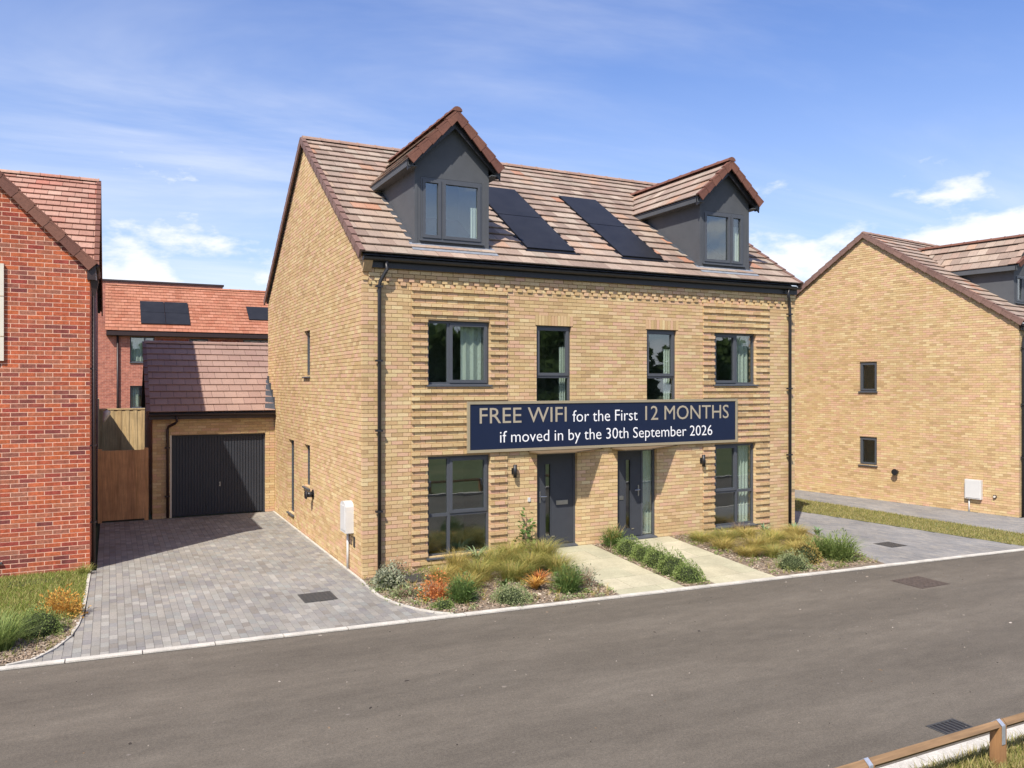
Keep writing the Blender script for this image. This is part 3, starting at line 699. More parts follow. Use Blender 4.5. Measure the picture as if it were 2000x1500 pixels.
sold = [(3.62, 4.52, 4.82, 5.04), (6.37, 7.26, 4.82, 5.04)]
fb = lay(0, WX, 0, 5.90, holes + sold, brk, None, nf, lambda k: 0 if k % 2 == 0 else .1125, (73, 74))
for a, b, c, d in sold:
    x = a
    while x + .06 < b: fb.append((x + .005, x + .07, c + .003, d - .003, -.1025, random.uniform(-.001, .001))); x += .075
tfF = lambda s, z, n: (s, -n, z)
fw = backing(MB(), .012, WX, 0, 5.95, holes, -.010, -.11, tfF).build('front_wall', 'mortar_buff', house)
split_pieces('brick', 'brickwork', front(fb), 'buff', fw, (0, -1, 0), 300)
G_OPEN = [(4.40, 5.02, 3.79, 4.87), (6.22, 6.96, .28, 2.20), (4.40, 5.02, 1.165, 2.20)]
def gclip(z):
    if z < 5.95: return (0, DY)
    t = (z - 5.95) / (roof_z(5) - .03 - 5.95); return (5.0 * t, DY - 5.0 * t)
gb = lay(0, DY, 0, ZR - .07, G_OPEN, (), gclip, None, lambda k: .1125 if k % 2 == 0 else 0)
tfL = lambda s, z, n: (-n, s, z)
gw = backing(MB(), .012, DY, 0, 5.95, G_OPEN, -.010, -.11, tfL, (5.0, ZR - .06)).build('gable_wall', 'mortar_buff', house)
boxes_obj('brickwork', left(gb), 'buff', gw)
rw = MB(); backing(rw, 0, DY, 0, 5.95, [], 0, .2, lambda s, z, n: (WX - n, s + .001, z), (5.0, ZR - .06)); rw.build('party_end_wall', 'bufftex_y', house)
MB().box(.02, WX - .02, DY - .2, DY, 0, 5.95).build('rear_wall', 'bufftex_x', house)
# windows of the front
def o2(k): a, b, c, d = F_OPEN[k]; return MF(a, c), b - a, d - c
M_, w, h = o2('ul'); window(house, M_, w, h, [.46], None, {(1, 0)}, curtain=[(.78, 1.32, -.1, 1.3)])
M_, w, h = o2('ll'); window(house, M_, w, h, [.46], [.80], {(1, 1)}, room=2.0)
M_, w, h = o2('nl'); window(house, M_, w, h, [], [.77], {(0, 1)}, sill=False, curtain=[(.66, .83, 0, 1.4)])
M_, w, h = o2('nr'); window(house, M_, w, h, [], [.77], {(0, 1)}, sill=False, curtain=[(.62, .82, 0, 1.4)])
M_, w, h = o2('ur'); window(house, M_, w, h, [.70], None, {(0, 0)}, curtain=[(.86, 1.25, -.2, 1.2)])
M_, w, h = o2('lr'); window(house, M_, w, h, [.72], [.80], {(0, 1)}, room=2.0, curtain=[(.92, 1.25, -.1, 1.9)])
for (a, b, c, d) in G_OPEN: window(house, ML(b, c), b - a, d - c, [], None, {(0, 0)} if d > 3 else (), set_back=.085, room=1.0)
# doors
def door(key, hinge_right, glass_x, side=None):
    a, b, c, d = F_OPEN[key]; w = b - a; h = d - c; y = .085
    D = MB().box(0, w, y, y + .07, h - .05, h).box(0, .045, y, y + .07, 0, h - .05).box(w - .045, w, y, y + .07, 0, h - .05).build('front_door', 'frame', house, M_=MF(a, c))
    x0, x1 = .048, (w - .048) if side is None else side[0] - .02
    leaf = MB()
    gx0, gx1 = glass_x
    leaf.box(x0, gx0, y + .012, y + .056, .05, h - .052).box(gx1, x1, y + .012, y + .056, .05, h - .052).box(gx0, gx1, y + .012, y + .056, .05, .22).box(gx0, gx1, y + .012, y + .056, h - .24, h - .052)
    leaf.build('door_leaf', 'door', D, M_=MF(a, c))
    MB().box(gx0, gx1, y + .03, y + .04, .22, h - .24).build('pane', 'glass', D, M_=MF(a, c))
    for gx in (gx0, gx1): MB().box(gx - .008, gx + .008, y + .004, y + .0125, .21, h - .23).build('glazing_bead', 'door', D, M_=MF(a, c))
    hx = x0 + .07 if not hinge_right else x1 - .07
    hm = MB().box(hx - .014, hx + .014, y + .001, y + .0122, .92, 1.16)
    s_ = 1 if not hinge_right else -1
    hm.tube([(hx, y + .005, 1.06), (hx, y - .05, 1.06), (hx + s_ * .02, y - .055, 1.06), (hx + s_ * .13, y - .055, 1.06)], .009, 8).build('door_handle', 'steel', D, M_=MF(a, c))
    lx = (gx1 + x1) / 2 if not hinge_right else (x0 + gx0) / 2
    lw = .14 if not hinge_right else .055
    lp = MB().box(lx - lw, lx + lw, y + .002, y + .0118, .86, .95).build('letter_plate', 'steel', D, M_=MF(a, c))
    MB().box(lx - lw + .02, lx + lw - .02, y - .003, y + .0018, .88, .93).build('letter_flap', 'steel', lp, M_=MF(a, c))
    MB().box(gx1 + .02, gx1 + .09, y - .002, y + .0119, .20, .225).build('weather_bar', 'steel', D, M_=MF(a, c))
    MB().hexa([(0, -.03, -.03), (w, -.03, -.03), (w, y + .08, -.03), (0, y + .08, -.03), (0, -.03, .012), (w, -.03, .012), (w, y + .08, .045), (0, y + .08, .045)]).build('threshold', 'frame', D, M_=MF(a, c))
    if side:
        s0, s1 = side
        MB().box(s0 - .02, s0 + .02, y - .001, y + .069, .03, h - .05).build('side_post', 'frame', D, M_=MF(a, c))
        MB().box(s0 + .02, w - .047, y + .03, y + .04, .06, h - .052).build('side_pane', 'glass', D, M_=MF(a, c))
        q = MB(); 
        for i in range(8):
            xa = s0 + (w - s0) * i / 8; xb = s0 + (w - s0) * (i + 1) / 8; q.quad((xa, y + .12 + .015 * (i % 2), .05), (xb, y + .12 + .015 * ((i + 1) % 2), .05), (xb, y + .12 + .015 * ((i + 1) % 2), h), (xa, y + .12 + .015 * (i % 2), h))
        q.build('curtain', 'curtain', D, M_=MF(a, c))
    q = MB(); q.quad((-.3, y + 1.2, -.1), (w + .3, y + 1.2, -.1), (w + .3, y + 1.2, h), (-.3, y + 1.2, h))
    q.quad((-.3, y + .2, -.02), (w + .3, y + .2, -.02), (w + .3, y + 1.2, -.02), (-.3, y + 1.2, -.02)); q.build('interior', 'room', D, M_=MF(a, c))
    return D
door('d1', False, (.24, .37)); door('d2', True, (.27, .40), side=(.70, 1.0))
# thin slabs added below the banner, their plan shaped to cast the door shadows
for pts in (((3.45, 5.27), (3.45, 4.28), -.54), ((5.45, 7.24), (5.45, 6.12), -.57)):
    (a, b), (c, d), dp = pts
    MB().prism([(a, -.004, 2.228), (b, -.004, 2.228), (d, dp, 2.228), (c, dp, 2.228)], (0, 0, .022)).build('door_shadow_slab', 'shadow_slab', house)
# eaves
MB().box(.0, WX - .0, -.075, -.052, 5.78, 5.985).build('fascia', 'pvcu', house)
MB().box(.0, WX - .0, -.0515, -.028, 5.86, 5.985).build('soffit', 'pvcu', house)
for x0 in (.0,): MB().prism([(-.004, -.16, 5.90), (-.004, .0, 5.90), (-.004, .0, 5.70), (-.004, -.03, 5.70)], (.16, 0, 0)).build('corbel', 'mortar_buff', house)
gutter(house, -.03, WX + .02, -.145, 5.945)
downpipe(house, .30, .42, -.145, 5.90, 5.47, brackets=(5.43, 4.05, 2.75, 1.25))
downpipe(house, 10.56, 10.44, -.145, 5.90, 5.47, brackets=(5.3, 3.5, 1.9))
# roof
u, v = Vector((1, 0, 0)), Vector((0, 1, SL)).normalized(); VL = Vector((0, YR + .15, ZR - ZE)).length
tv = lambda y: (y + .15) / (YR + .15) * VL
dorm = [(1.10, 2.70), (8.08, 9.60)]
pan = [(3.66, 4.82, .47, 3.38), (6.05, 7.16, .46, 3.34)]
rh = [(a + .05, b + .05, tv(.28), tv(2.6)) for a, b in dorm] + [(a + .03, b + .07, tv(c) + .02, tv(d) - .02) for a, b, c, d in pan]
roof = MB()
roof.quad((-.03, -.14, roof_z(-.14) - .03), (WX + .03, -.14, roof_z(-.14) - .03), (WX + .03, YR, ZR - .03), (-.03, YR, ZR - .03))
roof.quad((-.03, YR, ZR - .03), (WX + .03, YR, ZR - .03), (WX + .03, 10.15, ZE - .03), (-.03, 10.15, ZE - .03))
roof = roof.build('roof', 'leadk', house)
T = tiles((-.05, -.15, ZE), u, v, WX + .1, VL, holes=rh)
place_tiles(T, 'roof_tile', 'roof_tiles', 'tile', roof)
T = tiles((-.05, 10.15, ZE), u, Vector((0, -1, SL)).normalized(), WX + .1, VL)
hexas_obj('rear_roof_tiles', [[tuple(p) for p in t] for t in T], 'tile', roof)
ridge_tiles((-.06, YR, ZR + .02), (WX + .06, YR, ZR + .02), 'ridge', roof)
verge_tiles((-.05, -.15, ZE), (-.05, YR, ZR), (-1, 0, 0), 'verge_brown', roof)
verge_tiles((-.05, 10.15, ZE), (-.05, YR, ZR), (-1, 0, 0), 'verge_brown', roof)
verge_tiles((WX + .05, -.15, ZE), (WX + .05, YR, ZR), (1, 0, 0), 'verge_brown', roof)
# in-roof solar panels
wv = Vector((0, -SL, 1)).normalized()
def on_roof(x, t, hgt): p = Vector((x, -.15, ZE)) + v * t + wv * hgt; return p
for a, b, c, d in pan:
    t0, t1 = tv(c), tv(d); tray = MB()
    tray.hexa([on_roof(a - .07, t0 - .12, .030), on_roof(b + .09, t0 - .12, .030), on_roof(b + .09, t1 + .05, .008), on_roof(a - .07, t1 + .05, .008), on_roof(a - .07, t0 - .12, .040), on_roof(b + .09, t0 - .12, .040), on_roof(b + .09, t1 + .05, .014), on_roof(a - .07, t1 + .05, .014)])
    tray.build('solar_tray', 'solar_edge', house)
    tm = (t0 + t1) / 2
    for p, q in ((t0, tm - .006), (tm + .006, t1)):
        S_ = MB().hexa([on_roof(a, p, .03), on_roof(b, p, .03), on_roof(b, q, .03), on_roof(a, q, .03), on_roof(a, p, .062), on_roof(b, p, .062), on_roof(b, q, .062), on_roof(a, q, .062)]).build('solar_panel', 'solar_edge', house)
        MB().hexa([on_roof(a + .014, p + .014, .0625), on_roof(b - .014, p + .014, .0625), on_roof(b - .014, q - .014, .0625), on_roof(a + .014, q - .014, .0625), on_roof(a + .014, p + .014, .0645), on_roof(b - .014, p + .014, .0645), on_roof(b - .014, q - .014, .0645), on_roof(a + .014, q - .014, .0645)]).build('cell_sheet', 'solar', S_)
# dormers
def dormer(parent, x0, x1, cols, sash, cur, zr=8.93, ov=.20, yf=.28, wl_=.12, wr_=.14, rz=roof_z, yback=None, wz=(6.44, 7.66)):
    xc = (x0 + x1) / 2; zc = 7.98; half = (x1 - x0) / 2 + ov; sl = (zr - 7.92) / half
    yb = lambda z: (z - ZE) / SL - .15
    body = MB()
    zb = rz(yf) - .04
    holes = [(x0 + wl_, x1 - wr_, wz[0], wz[1])]
    backing(body, x0, x1, zb, 7.84, holes, 0, -.12, lambda s, z, n: (s, yf - n, z))
    body.prism([(x0, yf, 7.84), (x1, yf, 7.84), (x1, yf, 8.05), (xc, yf, zr - .05), (x0, yf, 8.05)], (0, .12, 0))
    for x, s in ((x0, 1), (x1, -1)):
        body.prism([(x, yf + .12, rz(yf + .12) - .05), (x, yf + .12, 8.05), (x, yb(8.05), 8.05)], (.06 * s, 0, 0))
    B = body.build('dormer', 'grey', parent)
    # corner trims
    for x in (x0 - .008, x1 - .052): MB().box(x, x + .06, yf - .008, yf + .05, zb + .03, 7.84).build('corner_trim', 'grey', B)
    fr = window(parent, MF(x0 + wl_, wz[0], yf), x1 - wr_ - x0 - wl_, wz[1] - wz[0], cols, None, sash, set_back=.0, room=1.2, curtain=cur, name='dormer_window', sill_out=.05, e=.03)
    # soffit, fascia, barge boards
    ye = .07
    for s in (-1, 1):
        xe = xc + s * half; q = MB()
        q.box(min(xe, xe - s * .2), max(xe, xe - s * .2), ye + .05, yb(7.86), 7.80, 7.82).box(min(xe, xe - s * .02), max(xe, xe - s * .02), ye + .05, yb(7.86), 7.82, 7.93)
        q.build('eaves_board', 'grey', B)
        MB().prism([(xc, ye + .06, zr - .06), (xe, ye + .06, 7.92 - .03), (xe, ye + .06, 7.92 - .20), (xc, ye + .06, zr - .28)], (0, .03, 0)).build('barge_board', 'pvcu', B)
        MB().prism([(xc, ye + .091, zr - .17), (xe - s * .02, ye + .091, 7.92 - .13), (xe - s * .02, ye + .091, 7.92 - .15), (xc, ye + .091, zr - .19)], (0, .10, 0)).build('verge_soffit', 'pvcu', B)
        rl = Vector((half, 0, zr - 7.92)).length
        E = Vector((xe, ye, 7.92)); vv = Vector((-s * half, 0, zr - 7.92)).normalized()
        MB().prism([(xe, ye + .02, 7.90), (xc, ye + .02, zr - .02), (xc, yb(zr) + .1, zr - .02), (xe, yb(7.9) + .1, 7.90)], (0, 0, -.01)).build('roof_deck', 'leadk', B)
        Tt = tiles(E, (0, 1, 0), vv, 9, rl, urange=lambda t: (.0, yb(7.92 + (zr - 7.92) * t / rl) - ye + .05), gauge=rl / 4.02)
        place_tiles(Tt, 'roof_tile', 'roof_tiles', 'tile', B, 60)
        verge_tiles((xe, ye, 7.92), (xc, ye, zr), (0, -1, 0), 'verge', B, gauge=rl / 5, th=.05, hgt=.17)
    ridge_tiles((xc, ye - .06, zr + .05), (xc, yb(zr) + .25, zr + .05), 'verge', B, r=.105)
    # lead apron
    MB().hexa([(x0 - .12, yf - .24, rz(yf - .24) + .042), (x1 + .12, yf - .24, rz(yf - .24) + .042), (x1 + .12, yf + .01, rz(yf) + .05), (x0 - .12, yf + .01, rz(yf) + .05), (x0 - .12, yf - .24, rz(yf - .24) + .048), (x1 + .12, yf - .24, rz(yf - .24) + .048), (x1 + .12, yf + .01, rz(yf) + .06), (x0 - .12, yf + .01, rz(yf) + .06)]).build('lead_apron', 'lead', B)
    for x, s in ((x0, -1), (x1, 1)):
        P = [(x + s * .10, yf - .02, rz(yf - .02) + .045), (x, yf - .02, rz(yf - .02) + .05), (x, yb(7.9), 7.9 + .05), (x + s * .10, yb(7.9), 7.9 + .045)]
        MB().prism(P, (0, 0, .006)).build('side_flashing', 'leadk', B)
    return B
dormer(house, 1.12, 2.69, [.44], {(0, 0), (1, 0)}, [(1.12, 1.3, -.1, .75)])
dormer(house, 8.10, 9.58, [.82], {(0, 0), (1, 0)}, [(.98, 1.28, -.1, .95)], wl_=.10, wr_=.16, zr=8.80)

# ================================================================== things on the main house
S_ = empty('banner_sign', (2.08, -.03, 2.26), 0, 'long navy banner sign with pale gold frame across the house front', 'sign')
bw, bh = 6.84, 1.01
MB().box(.05, bw - .05, -.03, .0, .05, bh - .05).build('sign_panel', 'navy', S_)
for b in ((0, bw, -.045, .005, 0, .055), (0, bw, -.045, .005, bh - .055, bh), (0, .055, -.045, .005, .055, bh - .055), (bw - .055, bw, -.045, .005, .055, bh - .055)): MB().box(*b).build('frame_strip', 'gold', S_)
def text(parent, body, x0, x1, zbase, cap, m):
    def ext(b):
        cu = bpy.data.curves.new('t', 'FONT'); cu.body = b; to = bpy.data.objects.new('t', cu); COL.objects.link(to); bpy.context.view_layer.update()
        c = [p.co.x for p in bpy.data.meshes.new_from_object(to.evaluated_get(bpy.context.evaluated_depsgraph_get())).vertices]; bpy.data.objects.remove(to)
        return min(c), max(c)
    a, b = ext(body); k = (x1 - x0) / (b - a); pre = ''
    for wd in body.split(' '):
        pre += wd; e = ext(pre)[1]; wa, wb = ext(wd)
        word(parent, wd, x0 + (e - (wb - wa) - a) * k, x0 + (e - a) * k, zbase, cap, m); pre += ' '
def word(parent, body, x0, x1, zbase, cap, m, y=-.0302, name='lettering'):
    cu = bpy.data.curves.new('t', 'FONT'); cu.body = body; cu.size = 1; cu.resolution_u = 3; cu.extrude = .002; cu.offset = -.007 if m == 'letter_white' else 0
    to = bpy.data.objects.new('t', cu); COL.objects.link(to); bpy.context.view_layer.update()
    me = bpy.data.meshes.new_from_object(to.evaluated_get(bpy.context.evaluated_depsgraph_get()))
    bpy.data.objects.remove(to); me.name = name
    co = np.array([p.co[:] for p in me.vertices]); sx = (x1 - x0) / (co[:, 0].max() - co[:, 0].min()); sz = cap / .729
    cx = co[:, 0].min()
    for p in me.vertices: X, Y, Z = p.co; p.co = (x0 + (X - cx) * sx, y - .002 + (-Z if 1 else 0) * .5, zbase + Y * sz)
    me.materials.clear()
    return link(name, me, m, parent)
text(S_, 'FREE WIFI', .265, 2.245, .575, .325, 'letter_gold')
text(S_, 'for the First', 2.39, 4.03, .565, .255, 'letter_white')
text(S_, '12 MONTHS', 4.235, 6.585, .565, .325, 'letter_gold')
text(S_, 'if moved in by the 30th September 2026', .71, 6.10, .185, .245, 'letter_white')
def wall_lamp(x, z, lab):
    L_ = empty('wall_lamp', (x, 0, z), 0, lab, 'lamp', 'wall lamps beside the front doors')
    MB().box(-.045, .045, -.018, .0, -.06, .06).build('back_plate', 'black', L_)
    MB().tube([(0, -.075, -.13), (0, -.075, .13)], .038, 14).build('lamp_body', 'black', L_, True)
    MB().box(-.015, .015, -.05, -.018, -.02, .02).build('arm', 'black', L_)
    for z_ in (-.132, .131): MB().tube([(0, -.075, z_), (0, -.075, z_ + .001)], .030, 14).build('lens', 'steel', L_)
wall_lamp(3.12, 1.86, 'black cylinder wall lamp between the left bay window and the letter-plate door')
wall_lamp(7.92, 1.87, 'black cylinder wall lamp between the curtained door and the right window')
db = MB().box(3.44, 3.50, -.02, .0, 1.22, 1.30).build('door_bell', 'white'); tag(db, 'small white door bell on brick beside the left front door', 'door bell')
# gable wall fittings
mbx = empty('meter_box', (0, .80, .76), 0, 'tall white meter box with rounded top on the sunny gable wall', 'meter box')
q = MB(); pr = []
for k in range(9): a = math.pi * k / 8; pr.append((-.16, .2 * math.cos(a), .50 + .10 * math.sin(a)))
q.prism([(-.16, -.2, .0)] + pr[::-1] + [(-.16, .2, 0)], (.16, 0, 0)); q.build('cabinet', 'white', mbx)
MB().box(-.172, -.1605, -.15, .15, .05, .52).build('cabinet_door', 'white', mbx)
MB().tube([(-.03, .12, 0), (-.03, .12, -.76)], .026, 10).build('conduit', 'white', mbx, True)
fl = empty('boiler_flue', (0, 4.05, 1.08), 0, 'round black boiler flue beside the narrow gable window', 'flue')
MB().tube([(0, 0, 0), (-.16, 0, 0)], .065, 16).build('flue_pipe', 'black', fl, True)
MB().tube([(-.155, 0, 0), (-.17, 0, 0), (-.19, 0, 0)], [.105, .105, .09], 18).build('flue_cap', 'black', fl)
MB().tube([(0, 0, 0), (-.015, 0, 0)], .11, 18).build('wall_seal', 'black', fl)
tag(MB().box(-.012, 0.0, .50, .60, .50, .70).build('air_vent', 'black'), 'small dark vent low on gable wall near the front corner', 'vent')

# ================================================================== GARAGE
gar = empty('garage', (0, 8.95, 0), 0, 'single garage with brown tiled roof and dark ribbed up-and-over door', 'garage')
GH = [(2.17 - 2.70 - 2.17, -.25, 0, 2.22)]
gfb = lay(-3.17, -.004, 0, 2.80, [(-2.70, -.25, -.1, 2.22)], grid0=-3.17, start=lambda k: -3.17 if k % 2 == 0 else -3.0575)
gfw = backing(MB(), -3.158, -.004, 0, 2.85, [(-2.70, -.25, -.1, 2.22)], -.010, -.11, tfF).build('front_wall', 'mortar_buff', gar)
MG = Matrix.Translation((0, 8.95, 0))
split_pieces('brick', 'brickwork', front(gfb), 'buff', gfw, (0, -1, 0), 300, M_=MG)
gsb = lay(0, 5.6, 0, 2.80, start=lambda k: .1125 if k % 2 == 0 else 0)
gsw = backing(MB(), .012, 5.6, 0, 2.85, [], -.010, -.11, lambda s, z, n: (-3.17 - n, s, z), (2.75, 4.72)).build('side_wall', 'mortar_buff', gar)
boxes_obj('brickwork', left(gsb, -3.17), 'buff', gsw)
MB().box(-3.15, .0, 5.4, 5.6, 0, 2.85).build('rear_wall', 'bufftex_x', gar)
gd = MB(); n = 31; x0, x1 = -2.64, -.31; w = (x1 - x0) / n
for i in range(n):
    a = x0 + i * w
    gd.box(a, a + w * .72, .118, .16, .02, 2.16)
gd.box(x0, x1, .1405, .17, .015, 2.165)
gd = gd.build('garage_door', 'garage_door', gar)
for b in ((-2.70, -2.642, .10, .17, 0, 2.22), (-.308, -.25, .10, .17, 0, 2.22), (-2.642, -.308, .10, .17, 2.167, 2.22)): MB().box(*b).build('door_frame', 'garage_door', gar)
MB().box(-2.74, -2.70, -.004, .10, 0, 2.22).build('cream_jamb', 'cream', gar)
hd = MB().tube([(-1.46, .128, .87), (-1.46, .10, .87)], .012, 8).tube([(-1.46, .128, .80), (-1.46, .10, .80)], .012, 8).box(-1.475, -1.445, .118, .1295, .78, .90).build('door_handle', 'steel', gd)
SG = .67; gz = lambda y: 2.84 + SG * (y + .2)   # local y
gv = Vector((0, 1, SG)).normalized(); gvl = Vector((0, 2.95, 2.95 * SG)).length
gr = MB().quad((-3.26, -.19, 2.82), (0.55, -.19, 2.82), (0.55, 2.75, gz(2.75) - .03), (-3.26, 2.75, gz(2.75) - .03)).quad((-3.26, 2.75, gz(2.75) - .03), (.55, 2.75, gz(2.75) - .03), (.55, 5.7, 2.82), (-3.26, 5.7, 2.82))
gr = MB().quad((-3.26, -.19, 2.82), (-.02, -.19, 2.82), (-.02, 2.75, gz(2.75) - .03), (-3.26, 2.75, gz(2.75) - .03)).quad((-3.26, 2.75, gz(2.75) - .03), (-.02, 2.75, gz(2.75) - .03), (-.02, 5.7, 2.82), (-3.26, 5.7, 2.82)).quad((-.02, 1.2, gz(1.2) - .03), (1.2, 1.2, gz(1.2) - .03), (1.2, 2.75, gz(2.75) - .03), (-.02, 2.75, gz(2.75) - .03)).build('roof', 'leadk', gar)
T = tiles((-3.28, -.2, 2.84), (1, 0, 0), gv, 3.26, gvl, gauge=gvl / 11, width=.33, tb=.05, urange=lambda t: (0, 3.26 if t * gv.y < 1.35 else 4.3))
place_tiles(T, 'roof_tile', 'roof_tiles', 'tile_garage', gr, 300, M_=MG)
T = tiles((-3.28, 5.7, 2.84), (1, 0, 0), Vector((0, -1, SG)).normalized(), 3.26, gvl, gauge=gvl / 11, width=.33)
hexas_obj('rear_roof_tiles', [[tuple(p) for p in t] for t in T], 'tile_garage', gr)
ridge_tiles((-3.28, 2.75, gz(2.75) + .02), (1.1, 2.75, gz(2.75) + .02), 'tile_garage', gr, r=.10, n_len=.42)
verge_tiles((-3.28, -.2, 2.84), (-3.28, 2.75, gz(2.75)), (-1, 0, 0), 'verge_brown', gr)
for i in range(8):   # stepped flashing where the roof meets the gable of the house
    y = -.05 + i * .30
    if y > 1.0: break
    z = gz(y)
    MB().box(-.016, -.004, y, y + .29, z + .02, z + .30).build('stepped_flashing', 'leadk', gar)
MB().hexa([(-.30, -.2, gz(-.2) + .04), (-.012, -.2, gz(-.2) + .05), (-.012, 1.05, gz(1.05) + .05), (-.06, 1.05, gz(1.05) + .04), (-.30, -.2, gz(-.2) + .048), (-.012, -.2, gz(-.2) + .058), (-.012, 1.05, gz(1.05) + .058), (-.06, 1.05, gz(1.05) + .048)]).build('abutment_flashing', 'leadk', gar)
MB().box(-3.25, -.02, -.16, -.138, 2.66, 2.83).build('fascia', 'brownpvc', gar)
MB().box(-3.24, -.02, -.1375, -.001, 2.68, 2.70).build('soffit', 'brownpvc', gar)
gutter(gar, -3.27, -.03, -.225, 2.80, 'brownpvc', .055)
downpipe(gar, -2.80, -2.58, -.225, 2.77, 2.42, m='brownpvc', y=-.06, brackets=(1.9, .6))

# ================================================================== GATE AND GARDEN FENCES
gt = empty('timber_gate', (-3.86, 8.92, 0), 0, 'brown boarded timber gate between red house and garage', 'gate')
x = -.555; k = 0
while x < .55:
    w = .118; MB().box(x, min(x + w - .001, .55), -.018 + .002 * (k % 2), .004, .05, 1.87 + random.uniform(-.003, .003)).build('board', 'gate', gt); x += w; k += 1
for z in (.25, 1.0, 1.65): MB().box(-.55, .55, .0045, .04, z, z + .1).build('rail', 'gate', gt)
for x in (-.56, .54): MB().box(x - .05, x + .05, -.03, .07, 0, 1.92).build('gate_post', 'gate', gt)
fe = empty('garden_fence', (-3.75, 17.4, 0), 0, 'tall pale timber fence catching sunlight above the gate', 'fence')
x = -.95; k = 0
while x < 1.6:
    MB().box(x, x + .133, -.018 + .012 * (k % 2), .004 + .012 * (k % 2), .05, 2.68).build('board', 'pale_timber', fe); x += .125; k += 1
MB().box(-.95, 1.65, -.035, .045, 2.685, 2.73).build('capping', 'pale_timber', fe)
for z in (.4, 1.4, 2.4): MB().box(-.95, 1.6, .02, .06, z, z + .09).build('rail', 'pale_timber', fe)
f2 = empty('side_garden_fence', (-4.55, 14.75, 0), 0, 'shaded timber fence running back beside the red house', 'fence')
y = 0; k = 0
while y < 2.6:
    MB().box(-.01 + .008 * (k % 2), .012 + .008 * (k % 2), y, y + .133, .05, 3.1).build('board', 'pale_timber', f2); y += .125; k += 1
cl = MB(); pr = []
for i in range(7):
    t = i / 6
    for s in (-1, 1): pr.append((-4.28 + s * (.11 - .05 * t) + .02 * math.sin(i * 2), 8.86 + .03 * math.cos(i * 1.7) * s, 2.97 - .30 * t))
cl.add(pr, [(2 * i, 2 * i + 1, 2 * i + 3, 2 * i + 2) for i in range(6)])
cl = MB().tube([(-4.26, 8.8, 2.96), (-4.25, 8.8, 2.90), (-4.27, 8.8, 2.80), (-4.31, 8.8, 2.70), (-4.33, 8.8, 2.62)], [.03, .085, .08, .05, .012], 9).build('white_sack', 'white', None, True)
tag(cl, 'crumpled white sack hanging on red house wall above the gate', 'sack')

# ================================================================== RED BRICK HOUSE (left)
RX, RY = -4.53, 3.118
red = empty('red_brick_house', (RX, RY, 0), 0, 'red brick house with projecting gable at the left edge', 'house')
MR_ = Matrix.Translation((RX, RY, 0))
RW = 6.0; zc = 5.86
def rclip(z):
    if z < zc: return (-RW, 0)
    t = (z - zc) / .985; return (-RW + t, -t)
r_open = [(-2.75, -1.49, .30, 2.2)]
rb = lay(-RW, 0, 0, zc + 2.9, r_open, (), rclip, lambda s, z, k, q: 0, lambda k: -RW, grid0=-RW - .0175, L=.262, h=.069, j=.0145)
rfw = backing(MB(), -RW, -.008, 0, zc, r_open, -.003, -.11, tfF, (-RW / 2, zc + 2.93)).build('front_wall', 'mortar_red', red)
split_pieces('brick', 'brickwork', front(rb), 'red', rfw, (0, -1, 0), 300, M_=MR_, keep=in_view)
MB().box(-.11, -.004, .108, 11.4, 0, zc).build('side_wall', 'redtex_y', red)
RS = .632
MB().prism([(-.10, 1.8, zc), (-.10, 11.4, zc), (-.10, 6.6, zc + 4.8 * RS)], (.09, 0, 0)).build('side_gable', 'redtex_y', red)
MB().box(-RW - 3, -.1, 11.2, 11.4, 0, zc).build('rear_wall', 'redtex_x', red)
MB().box(-RW, -RW + .1, .11, 11.3, 0, zc).build('party_wall', 'redtex_y', red)
window(red, MF(-2.75, .30), 1.26, 1.9, [.6], None, {(0, 0)})
sgn = empty('cream_sign_board', (-5.955, RY - .02, 4.05), 0, 'cream board fixed on red brick gable at left picture edge', 'board')
MB().box(-1.3, 0, -.03, .018, 0, 1.81).build('board_face', 'cream', sgn)
for z in (.45, 1.2): MB().box(-1.3, .0, -.034, -.0305, z, z + .012).build('board_joint', 'mortar_buff', sgn)
# front gable roof (ridge runs back)
hr = RW / 2; zr_ = zc + .06 + (hr + .08) * 1.0
gro = MB()
for s in (-1, 1):
    xe = -hr + s * (hr + .08)
    gro.quad((xe, -.02, zc + .03), (xe, 4.0, zc + .03), (-hr, 6.5, zr_ - .03), (-hr, -.02, zr_ - .03))
gro = gro.build('gable_roof', 'leadk', red)
for s in (-1, 1):
    xe = -hr + s * (hr + .08); rl = Vector((hr + .08, 0, hr + .08)).length
    T = tiles((xe, -.04, zc + .06), (0, 1, 0), Vector((-s, 0, 1)).normalized(), 5.5, rl, urange=lambda t: (0, 1.9 + t * .7071 / RS))
    hexas_obj('roof_tiles', [[tuple(p) for p in t] for t in T], 'tile_rose', gro)
    verge_tiles((xe, -.05, zc + .06), (-hr, -.05, zr_), (0, -1, 0), 'verge', gro, gauge=.37, th=.06, hgt=.20)
ridge_tiles((-hr, -.1, zr_ + .04), (-hr, 5.5, zr_ + .04), 'verge', gro)
